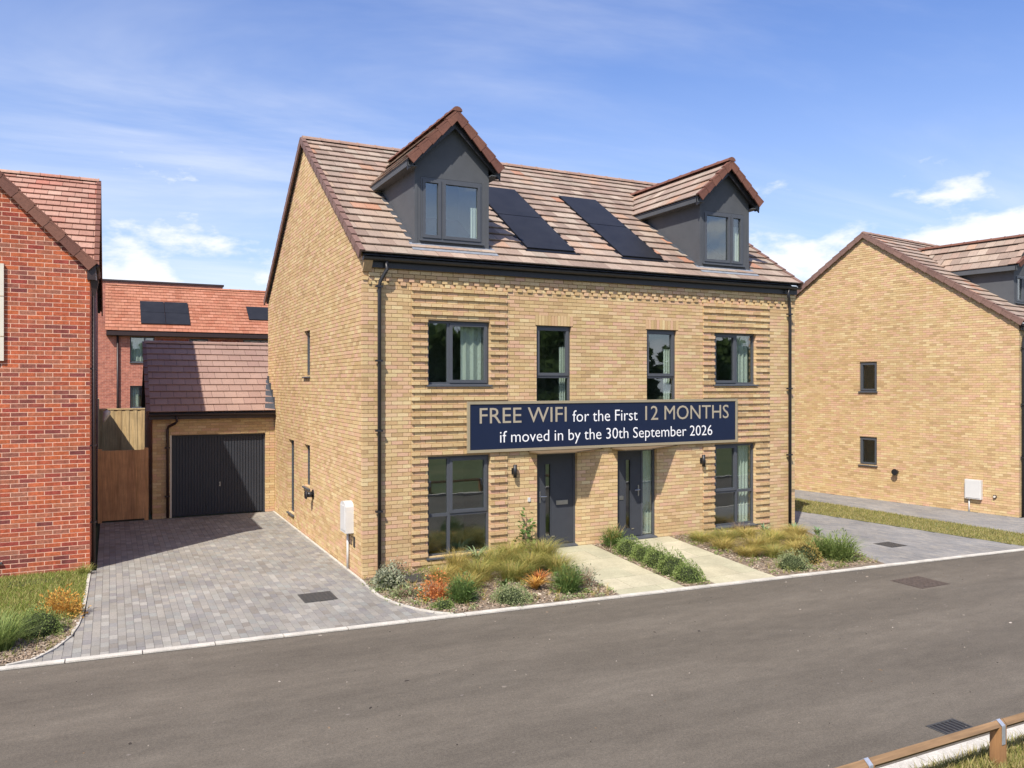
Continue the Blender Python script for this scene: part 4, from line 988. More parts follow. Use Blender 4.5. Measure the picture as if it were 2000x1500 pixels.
# main roof behind
mrz = lambda y: zc + .08 + (y - 1.75) * RS
mro = MB().quad((-RW - 3, 1.7, mrz(1.7) - .03), (.06, 1.7, mrz(1.7) - .03), (.06, 6.6, mrz(6.6) - .03), (-RW - 3, 6.6, mrz(6.6) - .03)).quad((-RW - 3, 6.6, mrz(6.6) - .03), (.06, 6.6, mrz(6.6) - .03), (.06, 11.5, mrz(1.7) - .03), (-RW - 3, 11.5, mrz(1.7) - .03)).build('roof', 'leadk', red)
ml = Vector((0, 4.9, 4.9 * RS)).length
T = tiles((-RW - 3, 1.7, mrz(1.7)), (1, 0, 0), Vector((0, 1, RS)).normalized(), RW + 3.08, ml)
place_tiles(T, 'roof_tile', 'roof_tiles', 'tile_rose', mro, 200, M_=MR_)
T = tiles((-RW - 3, 11.5, mrz(1.7)), (1, 0, 0), Vector((0, -1, RS)).normalized(), RW + 3.08, ml)
hexas_obj('rear_roof_tiles', [[tuple(p) for p in t] for t in T], 'tile_rose', mro)
ridge_tiles((-RW - 3, 6.6, mrz(6.6) + .03), (.09, 6.6, mrz(6.6) + .03), 'tile_rose', mro)
verge_tiles((.08, 1.7, mrz(1.7)), (.08, 6.6, mrz(6.6)), (1, 0, 0), 'verge', mro, hgt=.2)
verge_tiles((.08, 11.5, mrz(1.7)), (.08, 6.6, mrz(6.6)), (1, 0, 0), 'verge', mro, hgt=.2)
# eaves box, hopper and pipe on the corner
MB().prism([(-.05, -.06, zc - .22), (.10, -.06, zc - .22), (.10, -.06, zc + .10), (-.05, -.06, zc + .10)], (0, 1.8, 0)).build('box_eaves', 'brownpvc', red)
MB().tube([(.115, -.02, zc + .05), (.115, 1.8, zc + .05)], .05, 10).build('gutter', 'brownpvc', red, True)
MB().hexa([(.03, .05, zc - .55), (.09, .05, zc - .55), (.09, .11, zc - .55), (.03, .11, zc - .55), (.01, .0, zc - .22), (.15, .0, zc - .22), (.15, .16, zc - .22), (.01, .16, zc - .22)]).build('hopper', 'brownpvc', red)
MB().tube([(.06, .08, zc - .5), (.06, .08, .02)], .036, 12).build('downpipe', 'brownpvc', red, True)
for z in (.9, 2.4, 3.9): MB().box(.0, .11, .05, .115, z, z + .03).build('pipe_bracket', 'brownpvc', red)

# ================================================================== BACK HOUSE
bk = empty('terrace_behind', (0, 27.8, 0), 0, 'red brick terrace with orange tiled roof seen behind the garage', 'house')
b_open = [(-3.34, -2.28, 4.62, 5.84), (-3.34, -2.62, 2.45, 3.50), (-.72, .14, 5.05, 5.80), (1.80, 3.25, 4.7, 5.82), (4.6, 5.8, 4.62, 5.84), (7.4, 8.4, 4.62, 5.84)]
bw_ = backing(MB(), -4.95, 16, 0, 6.05, b_open, 0, -.2, tfF).build('front_wall', 'redtex_x', bk)
MB().box(-4.95, -4.75, .2, 8, 0, 6.05).build('side_wall', 'redtex_y', bk)
MB().box(-4.2, 16, 7.8, 8.0, 0, 6.05).build('rear_wall', 'redtex_x', bk)
for (a, b, c, d) in b_open: window(bk, MF(a, c), b - a, d - c, [(b - a) * .6] if b - a > .9 else [], None, (), set_back=.06, room=.8, curtain=[(.05, (b - a) * .55, 0, d - c)] if d < 3.6 or a < -3 else None)
for (a, b) in ((-2.2, -.8), (.25, 1.7)): 
    x = a
    while x < b: MB().box(x, x + .066, -.012, .05, 5.55, 5.77).build('soldier_brick', 'red', bk); x += .075
bS = .70; bz = lambda y: 6.08 + (y + .25) * bS
bl = Vector((0, 3.6, 3.6 * bS)).length
br_ = MB().quad((-4.35, -.24, 6.05), (16, -.24, 6.05), (16, 3.35, bz(3.35) - .03), (-4.35, 3.35, bz(3.35) - .03)).quad((-4.35, 3.35, bz(3.35) - .03), (16, 3.35, bz(3.35) - .03), (16, 8, 6.05), (-4.35, 8, 6.05)).build('roof', 'leadk', bk)
bs_h = [(1.5, 3.85, .55, 2.7), (6.6, 9.0, 1.4, 2.7)]
T = tiles((-4.4, -.25, 6.08), (1, 0, 0), Vector((0, 1, bS)).normalized(), 12.5, bl, gauge=bl / 15, width=.28, tb=.05)
hexas_obj('roof_tiles', [[tuple(p) for p in t] for t in T], 'tile_red', br_)
ridge_tiles((-4.4, 3.35, bz(3.35) + .02), (8.1, 3.35, bz(3.35) + .02), 'tile_red', br_, n_len=.5)
bwv = Vector((0, -bS, 1)).normalized(); bvv = Vector((0, 1, bS)).normalized()
def onb(x, t, hgt): return Vector((x, -.25, 6.08)) + bvv * t + bwv * hgt
for (x, t, w, l) in ((-2.86, .60, 1.09, 1.06), (-1.75, .60, 1.09, 1.06), (-2.86, 1.68, 1.09, 1.06), (-1.75, 1.68, 1.09, 1.06), (2.2, 1.30, 1.7, 1.3)):
    sk = 0
    MB().hexa([onb(x, t, .06), onb(x + w, t, .06), onb(x + w, t + l, .06), onb(x, t + l, .06), onb(x, t, .10), onb(x + w, t, .10), onb(x + w, t + l, .10), onb(x, t + l, .10)]).build('solar_panel', 'solar', bk)
MB().box(-4.35, 16, -.30, -.18, 5.88, 6.06).build('fascia', 'brownpvc', bk)
MB().box(-4.35, 16, -.18, -.01, 5.86, 5.88).build('soffit', 'brownpvc', bk)
MB().tube([(-3.87, -.06, 5.9), (-3.87, -.06, .02)], .05, 8).build('downpipe', 'brownpvc', bk, True)
far = empty('flat_roofed_block', (0, 34, 0), 0, 'low brown brick parapet block rising behind the orange tiled roof', 'building')
MB().box(-9, 1.55, 0, 8, 0, 9.12).build('wall', 'redtex_x', far)
MB().box(-9.05, 1.62, -.06, 8.05, 9.12, 9.22).build('parapet_coping', 'brownpvc', far)

# ================================================================== RIGHT HOUSE
rs = .90; rang = math.atan2(.1487, .9889)
rt = empty('neighbouring_house', (17.797, -1.149, 0), rang, 'yellow brick house on the right with plain gable wall and two small windows', 'house')
rt.scale = (rs, rs, rs)
MRT = Matrix.Translation((17.797, -1.149, 0)) @ Matrix.Rotation(rang, 4, 'Z') @ Matrix.Scale(rs, 4)
D2 = 10.0; ze2, zr2 = 5.86, 9.26; SL2 = (zr2 - ze2) / (D2 / 2 + .15)
R_OPEN = [(4.52, 5.17, 3.74, 4.77), (4.52, 5.17, 1.17, 2.15)]
def rgc(z):
    if z < 5.8: return (0, D2)
    t = (z - 5.8) / (zr2 - .03 - 5.8); return (D2 / 2 * t, D2 - D2 / 2 * t)
rgb_ = lay(0, D2, 0, zr2 - .06, R_OPEN, (), rgc)
rgw = backing(MB(), .012, D2, 0, 5.8, R_OPEN, -.008, -.11, tfL, (D2 / 2, zr2 - .05)).build('gable_wall', 'mortar_buff', rt)
split_pieces('brick', 'brickwork', left(rgb_), 'buff', rgw, (-1, 0, 0), 300, M_=MRT, keep=in_view)
MB().box(.11, 9, .0, .2, 0, 5.8).build('front_wall', 'bufftex_x', rt)
MB().box(.11, 9, D2 - .2, D2, 0, 5.8).build('rear_wall', 'bufftex_x', rt)
for (a, b, c, d) in R_OPEN: window(rt, ML(b, c), b - a, d - c, [], None, {(0, 0)}, set_back=.05, room=.9)
rz2 = lambda y: ze2 + (y + .15) * SL2
rr = MB().quad((-.03, -.14, rz2(-.14) - .03), (9, -.14, rz2(-.14) - .03), (9, D2 / 2, zr2 - .03), (-.03, D2 / 2, zr2 - .03)).quad((-.03, D2 / 2, zr2 - .03), (9, D2 / 2, zr2 - .03), (9, D2 + .15, ze2 - .03), (-.03, D2 + .15, ze2 - .03)).build('roof', 'leadk', rt)
v2 = Vector((0, 1, SL2)).normalized(); VL2 = Vector((0, D2 / 2 + .15, zr2 - ze2)).length
T = tiles((-.05, -.15, ze2), (1, 0, 0), v2, 8, VL2)
place_tiles(T, 'roof_tile', 'roof_tiles', 'tile', rr, 120, M_=MRT)
T = tiles((-.05, D2 + .15, ze2), (1, 0, 0), Vector((0, -1, SL2)).normalized(), 8, VL2)
hexas_obj('rear_roof_tiles', [[tuple(p) for p in t] for t in T], 'tile', rr)
ridge_tiles((-.06, D2 / 2, zr2 + .02), (8, D2 / 2, zr2 + .02), 'ridge', rr)
verge_tiles((-.05, -.15, ze2), (-.05, D2 / 2, zr2), (-1, 0, 0), 'verge_brown', rr, hgt=.17)
verge_tiles((-.05, D2 + .15, ze2), (-.05, D2 / 2, zr2), (-1, 0, 0), 'verge_brown', rr, hgt=.17)
_ZE, _SL = ZE, SL; ZE, SL = ze2, SL2
def dormer2():
    x0, x1 = 1.55, 3.10; yf = .80; xc = (x0 + x1) / 2; zr = 8.78; ze = 7.78; half = .98; yb = lambda z: (z - ze2) / SL2 - .15
    body = MB(); backing(body, x0, x1, rz2(yf) - .04, 7.7, [(x0 + .12, x1 - .12, 6.62, 7.50)], 0, -.12, lambda s, z, n: (s, yf - n, z))
    body.prism([(x0, yf, 7.7), (x1, yf, 7.7), (x1, yf, 7.9), (xc, yf, zr - .05), (x0, yf, 7.9)], (0, .12, 0))
    for x, s in ((x0, 1), (x1, -1)): body.prism([(x, yf + .12, rz2(yf + .12) - .05), (x, yf + .12, 7.9), (x, yb(7.9), 7.9)], (.06 * s, 0, 0))
    B = body.build('dormer', 'grey', rt)
    window(rt, MF(x0 + .12, 6.62, yf), x1 - x0 - .24, .88, [.5], None, {(0, 0), (1, 0)}, set_back=0, room=1.0, curtain=[(.1, .5, 0, .85)], name='dormer_window', e=.03)
    for s in (-1, 1):
        xe = xc + s * half; rl = Vector((half, 0, zr - ze)).length
        MB().box(min(xe, xe - s * .2), max(xe, xe - s * .2), .64, yb(7.7), 7.62, 7.76).build('eaves_board', 'grey', B)
        MB().prism([(xe, .61, ze - .02), (xc, .61, zr - .02), (xc, yb(zr) + .1, zr - .02), (xe, yb(ze) + .1, ze - .02)], (0, 0, -.01)).build('roof_deck', 'leadk', B)
        Tt = tiles((xe, .59, ze), (0, 1, 0), Vector((-s * half, 0, zr - ze)).normalized(), 9, rl, urange=lambda t: (0, yb(ze + (zr - ze) * t / rl) - .52), gauge=rl / 4.02)
        place_tiles(Tt, 'roof_tile', 'roof_tiles', 'tile', B, 60, M_=MRT)
        MB().prism([(xc, .65, zr - .06), (xe, .65, ze - .03), (xe, .65, ze - .2), (xc, .65, zr - .28)], (0, .03, 0)).build('barge_board', 'pvcu', B)
        verge_tiles((xe, .59, ze), (xc, .07, zr), (0, -1, 0), 'verge', B, gauge=rl / 5, th=.05, hgt=.17)
    ridge_tiles((xc, .54, zr + .04), (xc, yb(zr) + .2, zr + .04), 'verge', B, r=.10)
dormer2()
ZE, SL = _ZE, _SL
MB().box(.0, 8, -.075, -.052, 5.62, 5.83).build('fascia', 'pvcu', rt)
gutter(rt, -.03, 8, -.145, 5.79)
downpipe(rt, .14, .20, -.145, 5.75, 5.3, brackets=(5.1, 3.4, 1.8), y=-.06)
def local_rt(x, y, z): return MRT @ Vector((x, y, z))
m2 = empty('meter_cabinet', tuple(local_rt(0, 1.28, .42)), rang, 'square white meter cabinet with a pipe below on the right gable', 'meter box')
MB().box(-.10, -.001, -.22, .22, 0, .54).build('cabinet', 'white', m2)
MB().box(-.112, -.1005, -.19, .19, .03, .51).build('cabinet_door', 'white', m2)
MB().tube([(-.03, .13, 0), (-.03, .13, -.42)], .02, 10).build('conduit', 'white', m2, True)
fl2 = empty('flue_terminal', tuple(local_rt(0, 3.80, 1.03)), rang, 'dark round flue terminal between window and meter cabinet on right gable', 'flue')
MB().tube([(0, 0, 0), (-.13, 0, 0)], .06, 14).build('flue_pipe', 'black', fl2, True)
MB().tube([(-.12, 0, 0), (-.15, 0, 0)], .095, 16).build('flue_cap', 'black', fl2)
vt = empty('overflow_pipe', tuple(local_rt(0, .67, .55)), rang, 'small round pipe stub low on the right gable beside its downpipe', 'pipe')
MB().tube([(0, 0, 0), (-.03, 0, 0)], .05, 14).build('collar', 'ironbrown', vt); MB().tube([(-.03, 0, 0), (-.06, 0, 0)], .028, 12).build('stub', 'cream', vt)

# ================================================================== covers in the ground
def cover(name, x, y, w, d, z, lab, m='iron', rz=0):
    o = empty(name, (x, y, z), rz, lab, 'manhole cover')
    MB().box(-w / 2, w / 2, -d / 2, d / 2, -.02, .004).build('cover_frame', m, o)
    MB().box(-w / 2 + .03, w / 2 - .03, -d / 2 + .03, d / 2 - .03, -.02, .0065).build('lid', m, o)
    q = MB(); n = 7
    for i in range(n):
        for k in range(n):
            cx = -w / 2 + .06 + (w - .12) * i / (n - 1); cy = -d / 2 + .06 + (d - .12) * k / (n - 1); q.box(cx - .012, cx + .012, cy - .012, cy + .012, .006, .009)
    t = q.build('tread_pattern', m, o)
    return o
cover('manhole_cover', -1.02, -.85, .56, .60, .0, 'dark square manhole cover set in the paved left driveway')
cover('manhole_cover', 11.53, -2.12, .5, .5, .0, 'dark manhole cover in the blue-grey side driveway at right')
cover('road_cover', 9.09, -4.69, .78, .66, -.012, 'worn brown manhole cover in the asphalt near the kerb', 'ironbrown')
cover('manhole_cover', .84, -.62, .42, .50, .085, 'dark inspection cover among plants in the left flower bed')
cover('manhole_cover', -5.42, 2.45, .85, .45, .008, 'dark cover sunk in the lawn below red brick wall')
gg = empty('gully_grate', (3.8, -9.01, -.012), 0, 'black slotted gully grate in road beside the far kerb', 'drain')
MB().box(-.21, .21, -.115, .115, -.03, .002).build('pit', 'solar_edge', gg)
for b in ((-.22, .22, -.125, -.10, -.03, .006), (-.22, .22, .10, .125, -.03, .006), (-.22, -.195, -.10, .10, -.03, .006), (.195, .22, -.10, .10, -.03, .006)): MB().box(*b).build('frame_bar', 'iron', gg)
for i in range(6): x = -.16 + i * .064; MB().box(x - .014, x + .014, -.10, .10, -.02, .005).build('grate_bar', 'iron', gg)

# ================================================================== knee rail across the road
kr = empty('knee_rail', (0, -9.83, 0), 0, 'low timber knee rail with galvanised straps across the road', 'fence')
for i, (xa, xb) in enumerate(((-3.8, -.21), (-.2, 3.39), (3.4, 7.0), (7.01, 10.6))):
    r_ = .047; MB().add([(x, yy, zz_) for x in (xa, xb) for yy, zz_ in ((0, .41 + r_), (r_, .41), (0, .41 - r_), (-r_, .41))], [(0, 1, 5, 4), (1, 2, 6, 5), (2, 3, 7, 6), (3, 0, 4, 7), (3, 2, 1, 0), (4, 5, 6, 7)]).build('rail', 'rail', kr)
for x in (-3.7, -1.95, -.2, 1.55, 3.33, 5.1, 6.9, 8.7):
    MB().add([(x + a, b, c) for a in (-.05, .05) for b, c in ((-.05, 0), (.05, 0), (.05, .412), (0, .362), (-.05, .412))], [(0, 1, 2, 3, 4), (9, 8, 7, 6, 5), (0, 5, 6, 1), (1, 6, 7, 2), (2, 7, 8, 3), (3, 8, 9, 4), (4, 9, 5, 0)]).build('post', 'post', kr)
    st = MB(); pr = [(-.053, .24), (-.053, .405), (-.0515, .418), (0, .41 + .051), (.0515, .418), (.053, .405), (.053, .24)]
    for (a, b), (c, d) in zip(pr[:-1], pr[1:]): st.hexa([(x - .025, a, b), (x + .025, a, b), (x + .025, c, d), (x - .025, c, d), (x - .025, a * 1.06, b + .004), (x + .025, a * 1.06, b + .004), (x + .025, c * 1.06, d + .004), (x - .025, c * 1.06, d + .004)])
    st.build('strap', 'zinc', kr)

# ================================================================== PLANTS
rg = random.Random(11)
def blades(mb, n, h, spread, base_r, w, droop=.25, hv=.35, lean=(0, 0), segs=3):
    for _ in range(n):
        a = rg.uniform(0, 6.283); r0 = base_r * math.sqrt(rg.random()); bx, by = r0 * math.cos(a), r0 * math.sin(a)
        a2 = a + rg.gauss(0, .7); hh = h * (1 - hv * rg.random()); sp = spread * rg.uniform(.15, 1)
        dx, dy = math.cos(a2) * sp + lean[0], math.sin(a2) * sp + lean[1]
        px, py = -math.sin(a2 + rg.uniform(-.8, .8)) * w / 2, math.cos(a2 + rg.uniform(-.8, .8)) * w / 2
        vs = []
        for i in range(segs + 1):
            t = i / segs; zz_ = hh * (t - droop * t * t * t) ; k = t ** 1.7; ww = (1 - t) ** .6 if i < segs else .08
            vs += [(bx + dx * k - px * ww, by + dy * k - py * ww, zz_), (bx + dx * k + px * ww, by + dy * k + py * ww, zz_)]
        mb.add(vs, [(2 * i, 2 * i + 1, 2 * i + 3, 2 * i + 2) for i in range(segs)])
    return mb
def leaves(mb, n, rx, ry, rz, size, shell=.55, asp=2.0, up=.25, z0=0, flat=.0):
    for _ in range(n):
        while True:
            p = Vector((rg.uniform(-1, 1), rg.uniform(-1, 1), rg.uniform(-.15, 1)))
            if shell ** 2 < p.length_squared < 1: break
        bump_ = 1 + .14 * math.sin(p.x * 7 + p.y * 5) + .1 * math.sin(p.y * 9 - p.z * 6)
        c = Vector((p.x * rx * bump_, p.y * ry * bump_, z0 + max(p.z, 0) * rz * bump_))
        d = (Vector((p.x / rx, p.y / ry, p.z / rz + up)).normalized() + Vector((rg.gauss(0, .5), rg.gauss(0, .5), rg.gauss(0, .5)))).normalized()
        s = d.cross(Vector((rg.gauss(0, 1), rg.gauss(0, 1), rg.gauss(0, 1)))).normalized() * size / asp * rg.uniform(.7, 1.3) / 2
        L = d * size * rg.uniform(.7, 1.3)
        mb.add([c, c + L * .5 + s, c + L, c + L * .5 - s], [(0, 1, 2, 3)])
    return mb
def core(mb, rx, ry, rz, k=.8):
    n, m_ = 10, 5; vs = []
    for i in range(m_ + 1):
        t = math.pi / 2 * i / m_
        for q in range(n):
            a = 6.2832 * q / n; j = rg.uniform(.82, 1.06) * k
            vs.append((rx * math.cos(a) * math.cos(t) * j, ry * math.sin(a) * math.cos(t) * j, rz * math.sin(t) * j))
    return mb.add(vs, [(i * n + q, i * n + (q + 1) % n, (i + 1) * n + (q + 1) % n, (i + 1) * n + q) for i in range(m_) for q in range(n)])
def gz0(x, y): return zbed(x, y) + .012 if x > -1 else .006
def plant(name, x, y, label, cat, group=None):
    return empty(name, (x, y, gz0(x, y)), rg.uniform(0, 6.28) if False else 0, label, cat, group)
def grass(x, y, label, h=.55, spread=.42, n=420, m='gold_grass', base=.17, w=.007, lean=(.06, .04), droop=.3, group='golden feather grasses', name='feather_grass', cat='grass clump', plume=True):
    o = plant(name, x, y, label, cat, group)
    h *= rg.uniform(1.15, 1.4); spread *= 1.2; n = int(n * 1.7)
    blades(MB(), n, h, spread, base, w, droop, .6, lean).build('blades', m, o)
    if plume: blades(MB(), n // 3, h * 1.12, spread * 1.1, base * .8, w * .9, droop + .1, .3, lean).build('plumes', 'gold_grass', o)
    return o
def mound(x, y, r, h, label, m='sage', size=.05, n=800, name='mounded_shrub', group='low mounded shrubs', asp=2.4):
    r *= 1.12; h *= 1.25; n = int(n * 2.4); size *= .72
    o = plant(name, x, y, label, 'shrub', group)
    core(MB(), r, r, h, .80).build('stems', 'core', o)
    leaves(MB(), n, r, r, h, size, .74, asp).build('foliage', m, o)
    return o
def tuft(x, y, r, h, label, m='dark_green', n=420, w=.012, name='upright_shrub', group='upright green shrubs', top=None):
    o = plant(name, x, y, label, 'shrub', group)
    blades(MB(), n, h, r * 1.25, r * .55, w, .14, .7).build('shoots', m, o)
    leaves(MB(), n * 2, r * 1.0, r * 1.0, h * .85, .075, .35, 5, 1.0).build('foliage', m, o)
    if top: blades(MB(), 90, h * 1.25, r, r * .4, w * .5, .1, .3).build('flower_stems', top, o)
    return o
def rosette(x, y, r, label, m='rosette', n=26, w=.05, h=.32, group='strap-leaved rosettes'):
    o = plant('strap_leaf_plant', x, y, label, 'plant', group)
    blades(MB(), n, h, r, .03, w, .35, .5, segs=4).build('leaves', m, o)
    return o
def twiggy(x, y, r, h, label, m='twig', leaf='silver', nl=260, group='twiggy shrubs', name='twiggy_shrub'):
    o = plant(name, x, y, label, 'shrub', group)
    blades(MB(), 170, h, r, r * .4, .006, .15, .5).build('twigs', m, o)
    leaves(MB(), nl, r, r, h * .9, .045, .3, 1.8, .6).build('foliage', leaf, o)
    return o
# left bed
twiggy(.52, -.28, .30, .42, 'grey twiggy shrub at the foot of the left downpipe')
mound(.22, -.92, .24, .27, 'pale grey-green leafy mound beside the bed corner edging', 'silver', .075, 420, asp=1.3)
twiggy(.30, -1.55, .30, .22, 'low olive sprawling plant along the curved bed edging', 'twig', 'sage', 420)
twiggy(.72, -1.95, .30, .46, 'bright orange-red leafy shrub in the left bed', 'orange', 'orange', 700, 'orange foliage plants', 'orange_shrub')
tuft(1.02, -2.30, .24, .50, 'dark green bushy upright shrub right of the orange-red shrub', top=None)
mound(.62, -2.5, .15, .12, 'tiny green cushion plant near the kerb under orange-red shrub', 'mid_green', .04, 260)
gl = [(1.25, -1.0, 'golden feather grass nearest the left inspection cover', .5), (1.75, -1.35, 'golden feather grass behind the dark green bushy shrub', .52), (1.7, -.55, 'golden feather grass below left end of big window', .5), (2.3, -.75, 'golden feather grass below right end of big window', .55),
      (2.25, -1.55, 'golden feather grass above the left small rosette', .55), (2.85, -.55, 'tall lime-gold feather grass under the left wall lamp', .62), (2.8, -1.3, 'lime-gold feather grass in middle of left bed', .62), (3.3, -.85, 'lime-gold feather grass left of the letter-plate door', .62), (3.35, -1.55, 'lime-gold feather grass leaning over the left path', .55), (1.35, -1.7, 'golden feather grass between orange-red shrub and rosette', .42)]
for i, (x, y, lab, h) in enumerate(gl):
    grass(x + rg.uniform(-.08, .08), y + rg.uniform(-.08, .08), lab, h * rg.uniform(.6, .92), rg.uniform(.34, .5), rg.randint(240, 430), 'lime_grass' if 'lime' in lab or i in (1, 3, 4) else 'gold_grass')
rosette(2.15, -.34, .42, 'large strap-leaved rosette right under the left bay window sill', h=.55, n=40)
rosette(1.98, -1.95, .24, 'small green strap-leaved rosette behind pale cushion plant', 'dark_green', 18, .045, .24)
mound(1.78, -2.62, .30, .20, 'pale green cushion shrub at kerb in front of small rosette', 'sage', .045, 900)
rosette(2.42, -2.25, .40, 'orange spiky sedge in the left bed near the path', 'amber', 150, .022, .36, 'orange foliage plants')
rosette(2.66, -1.98, .30, 'bronze spiky sedge between orange sedge and bushy green shrub', 'orange', 110, .018, .36, 'orange foliage plants')
tuft(2.90, -2.55, .27, .52, 'dark green bushy shrub with thin tips beside the left path', top='lime_grass')
twiggy(3.32, -2.38, .30, .40, 'brown twiggy plant spilling onto the left path edge')
rosette(2.72, -1.55, .25, 'dark arching strap plant behind the orange sedge', 'dark_green', 16, .04, .42)
th = plant('slender_shrub', 3.30, -.22, 'slender tall dark plant against brick beside the left door', 'shrub')
MB().tube([(0, 0, 0), (.02, 0, .4), (-.01, 0, .85)], [.012, .01, .005], 6).build('stem', 'twig', th)
leaves(MB(), 130, .17, .12, .75, .10, .1, 1.5, .4, .15).build('foliage', 'dark_green', th)
# strip between the paths
tuft(5.30, -.35, .26, .46, 'dark leafy shrub at the house end between the two paths', 'dark_green', 260, .02, top='gold_grass')
for (x, y, r, h, lab) in ((5.30, -.92, .27, .27, 'green mounded shrub second from the wall between the paths'), (5.30, -1.42, .24, .26, 'green mounded shrub third from the wall between the paths'), (5.30, -1.88, .26, .30, 'green mounded shrub in middle of row between the paths'), (5.30, -2.36, .29, .31, 'green mounded shrub fifth from the wall between the paths'), (5.30, -2.80, .26, .25, 'green mounded shrub nearest the kerb between the paths')):
    mound(x, y, r, h, lab, 'mid_green', .045, 1100, group='mounded shrubs between the paths')
rosette(5.02, -.62, .30, 'dark thin-stemmed plant leaning over the left path by wall', 'twig', 10, .014, .30)
# right bed
gr_ = [(7.45, -.55, 'golden feather grass nearest the curtained door'), (7.55, -1.25, 'golden feather grass along right path, middle'), (7.45, -1.95, 'golden feather grass along right path, near kerb end'), (8.1, -.8, 'golden feather grass left below the right bay window'), (8.15, -1.55, 'golden feather grass in middle of right bed'), (8.7, -.65, 'golden feather grass centred below the right bay window'),
       (8.8, -1.3, 'golden feather grass front of right bay window, outer row'), (9.3, -.8, 'golden feather grass under right end of bay window'), (9.45, -1.5, 'golden feather grass left of tall green grass'), (8.0, -2.2, 'golden feather grass behind the grey-green cushion'), (8.75, -2.0, 'golden feather grass behind the olive cushion'), (9.9, -.75, 'golden feather grass nearest the right house corner')]
for i, (x, y, lab) in enumerate(gr_): grass(x + rg.uniform(-.1, .1), y + rg.uniform(-.1, .1), lab, rg.uniform(.2, .34), rg.uniform(.34, .5), rg.randint(220, 400), 'gold_grass' if i % 3 else 'lime_grass', .18)
mound(7.75, -2.92, .30, .26, 'grey-green cushion shrub at the right kerb', 'sage', .04, 1000)
mound(8.42, -2.62, .27, .32, 'olive and gold mottled shrub right of grey-green cushion', 'olive_brown', .055, 700)
tuft(9.22, -2.72, .42, .62, 'tall bright green bushy grass at corner of right bed', 'mid_green', 620, .014)
tuft(8.98, -2.45, .28, .50, 'smaller bright green grass beside the olive shrub', 'mid_green', 300, .014)
rosette(9.55, -.28, .34, 'grey-green strap plant under right bay window corner', h=.34)
rosette(10.35, -.40, .40, 'grey-green strap plant at foot of right downpipe', h=.38, n=34)
rosette(10.75, -.75, .34, 'grey-green strap plant at right corner of the house', h=.30)
twiggy(8.9, -.2, .35, .36, 'bare brown twiggy shrub under the right bay window sill', nl=40)
# left verge
twiggy(-4.86, -.25, .33, .48, 'amber orange shrub at corner of the left lawn', 'amber', 'amber', 1100, 'orange foliage plants', 'orange_shrub')
mound(-5.12, -1.12, .34, .30, 'fine-leaved green mound on the left verge', 'mid_green', .04, 1500)
grass(-5.55, -1.7, 'green arching grass clump at lower left picture edge', .55, .40, 420, 'mid_green', .18, .010, (0, 0), .3, 'green verge grasses', 'green_grass', plume=False)
grass(-4.62, 2.75, 'small tuft of weeds at foot of red house downpipe', .22, .16, 120, 'lawn', .10, .008, (0, 0), .2, 'green verge grasses', 'weed_tuft', plume=False)
# loose self-sown ground cover
def ground_cover(name, sampler, n, m, label, tall):
    mb = MB()
    for _ in range(n):
        x, y, z = sampler(); t = MB(); k = rg.uniform(.5, 1.2)
        if tall: blades(t, rg.randint(5, 14), .20 * k, .16 * k, .03, .006, .25, .6)
        else: leaves(t, rg.randint(14, 40), .09 * k, .09 * k, .07 * k, .035, .2, 1.7, .5)
        mb.add([(p[0] + x, p[1] + y, p[2] + z) for p in t.v], t.f)
    return tag(mb.build(name, m), label, 'ground cover', None, 'stuff')
# lawns and bark as stuff
def scatter_lawn(name, n, sampler, m, label, h=.06, parent=None):
    mb = MB()
    for _ in range(n):
        x, y, z = sampler(); a = rg.uniform(0, 6.283); w = rg.uniform(.004, .008); hh = h * rg.uniform(.4, 1.2); l = hh * rg.uniform(.2, 1)
        dx, dy = math.cos(a) * w, math.sin(a) * w; b = rg.uniform(0, 6.283)
        mb.add([(x - dx, y - dy, z), (x + dx, y + dy, z), (x + math.cos(b) * l, y + math.sin(b) * l, z + hh)], [(0, 1, 2)])
    return tag(mb.build(name, m), label, 'grass', None, 'stuff')
def s_left():
    while True:
        x = rg.uniform(-7.4, -4.56); y = rg.uniform(-2.2, 3.1)
        if y > -.35 or (x < -5.0 and y > -1.0 + (-5.0 - x) * -1.1) or rg.random() < .0:
            if x > -6.3 or rg.random() < .4: return x, y, .004
scatter_lawn('lawn_grass', 30000, s_left, 'lawn', 'short lawn in front of the red brick house', .07)
def s_right():
    t = rg.random(); y = -3.6 + t * 11; xa = float(np.interp(y, [-3.7, 2.4, 9], [14.07, 13.28, 12.3])); xb = float(np.interp(y, [-3.8, 4.2, 9.5], [15.55, 15.15, 13.9]))
    return rg.uniform(xa, xb), y, .004
scatter_lawn('verge_grass', 26000, s_right, 'dry_lawn', 'dry grass strip between side driveway and footpath', .055)
def s_far():
    return rg.uniform(1.6, 5.2), rg.uniform(-10.8, -9.57), .02
scatter_lawn('roadside_grass', 16000, s_far, 'dry_lawn', 'dry grass along the far kerb under the knee rail', .10)
def chips(name, n, sampler, label):
    H = []
    for _ in range(n):
        x, y, z = sampler(); M4 = Matrix.Translation((x, y, z + rg.uniform(.0, .02))) @ Matrix.Rotation(rg.uniform(0, 6.28), 4, 'Z') @ Matrix.Rotation(rg.gauss(0, .35), 4, 'X') @ Matrix.Rotation(rg.gauss(0, .35), 4, 'Y')
        a, b, c = rg.uniform(.012, .038), rg.uniform(.006, .016), rg.uniform(.003, .007)
        H.append([tuple(M4 @ Vector(p)) for p in ((-a, -b, -c), (a, -b, -c), (a, b, -c), (-a, b, -c), (-a * .8, -b * .7, c), (a * .7, -b * .8, c), (a * .8, b, c), (-a, b * .6, c))])
    o = hexas_obj(name, H, 'chip', None); tag(o, label, 'bark mulch')
    return o
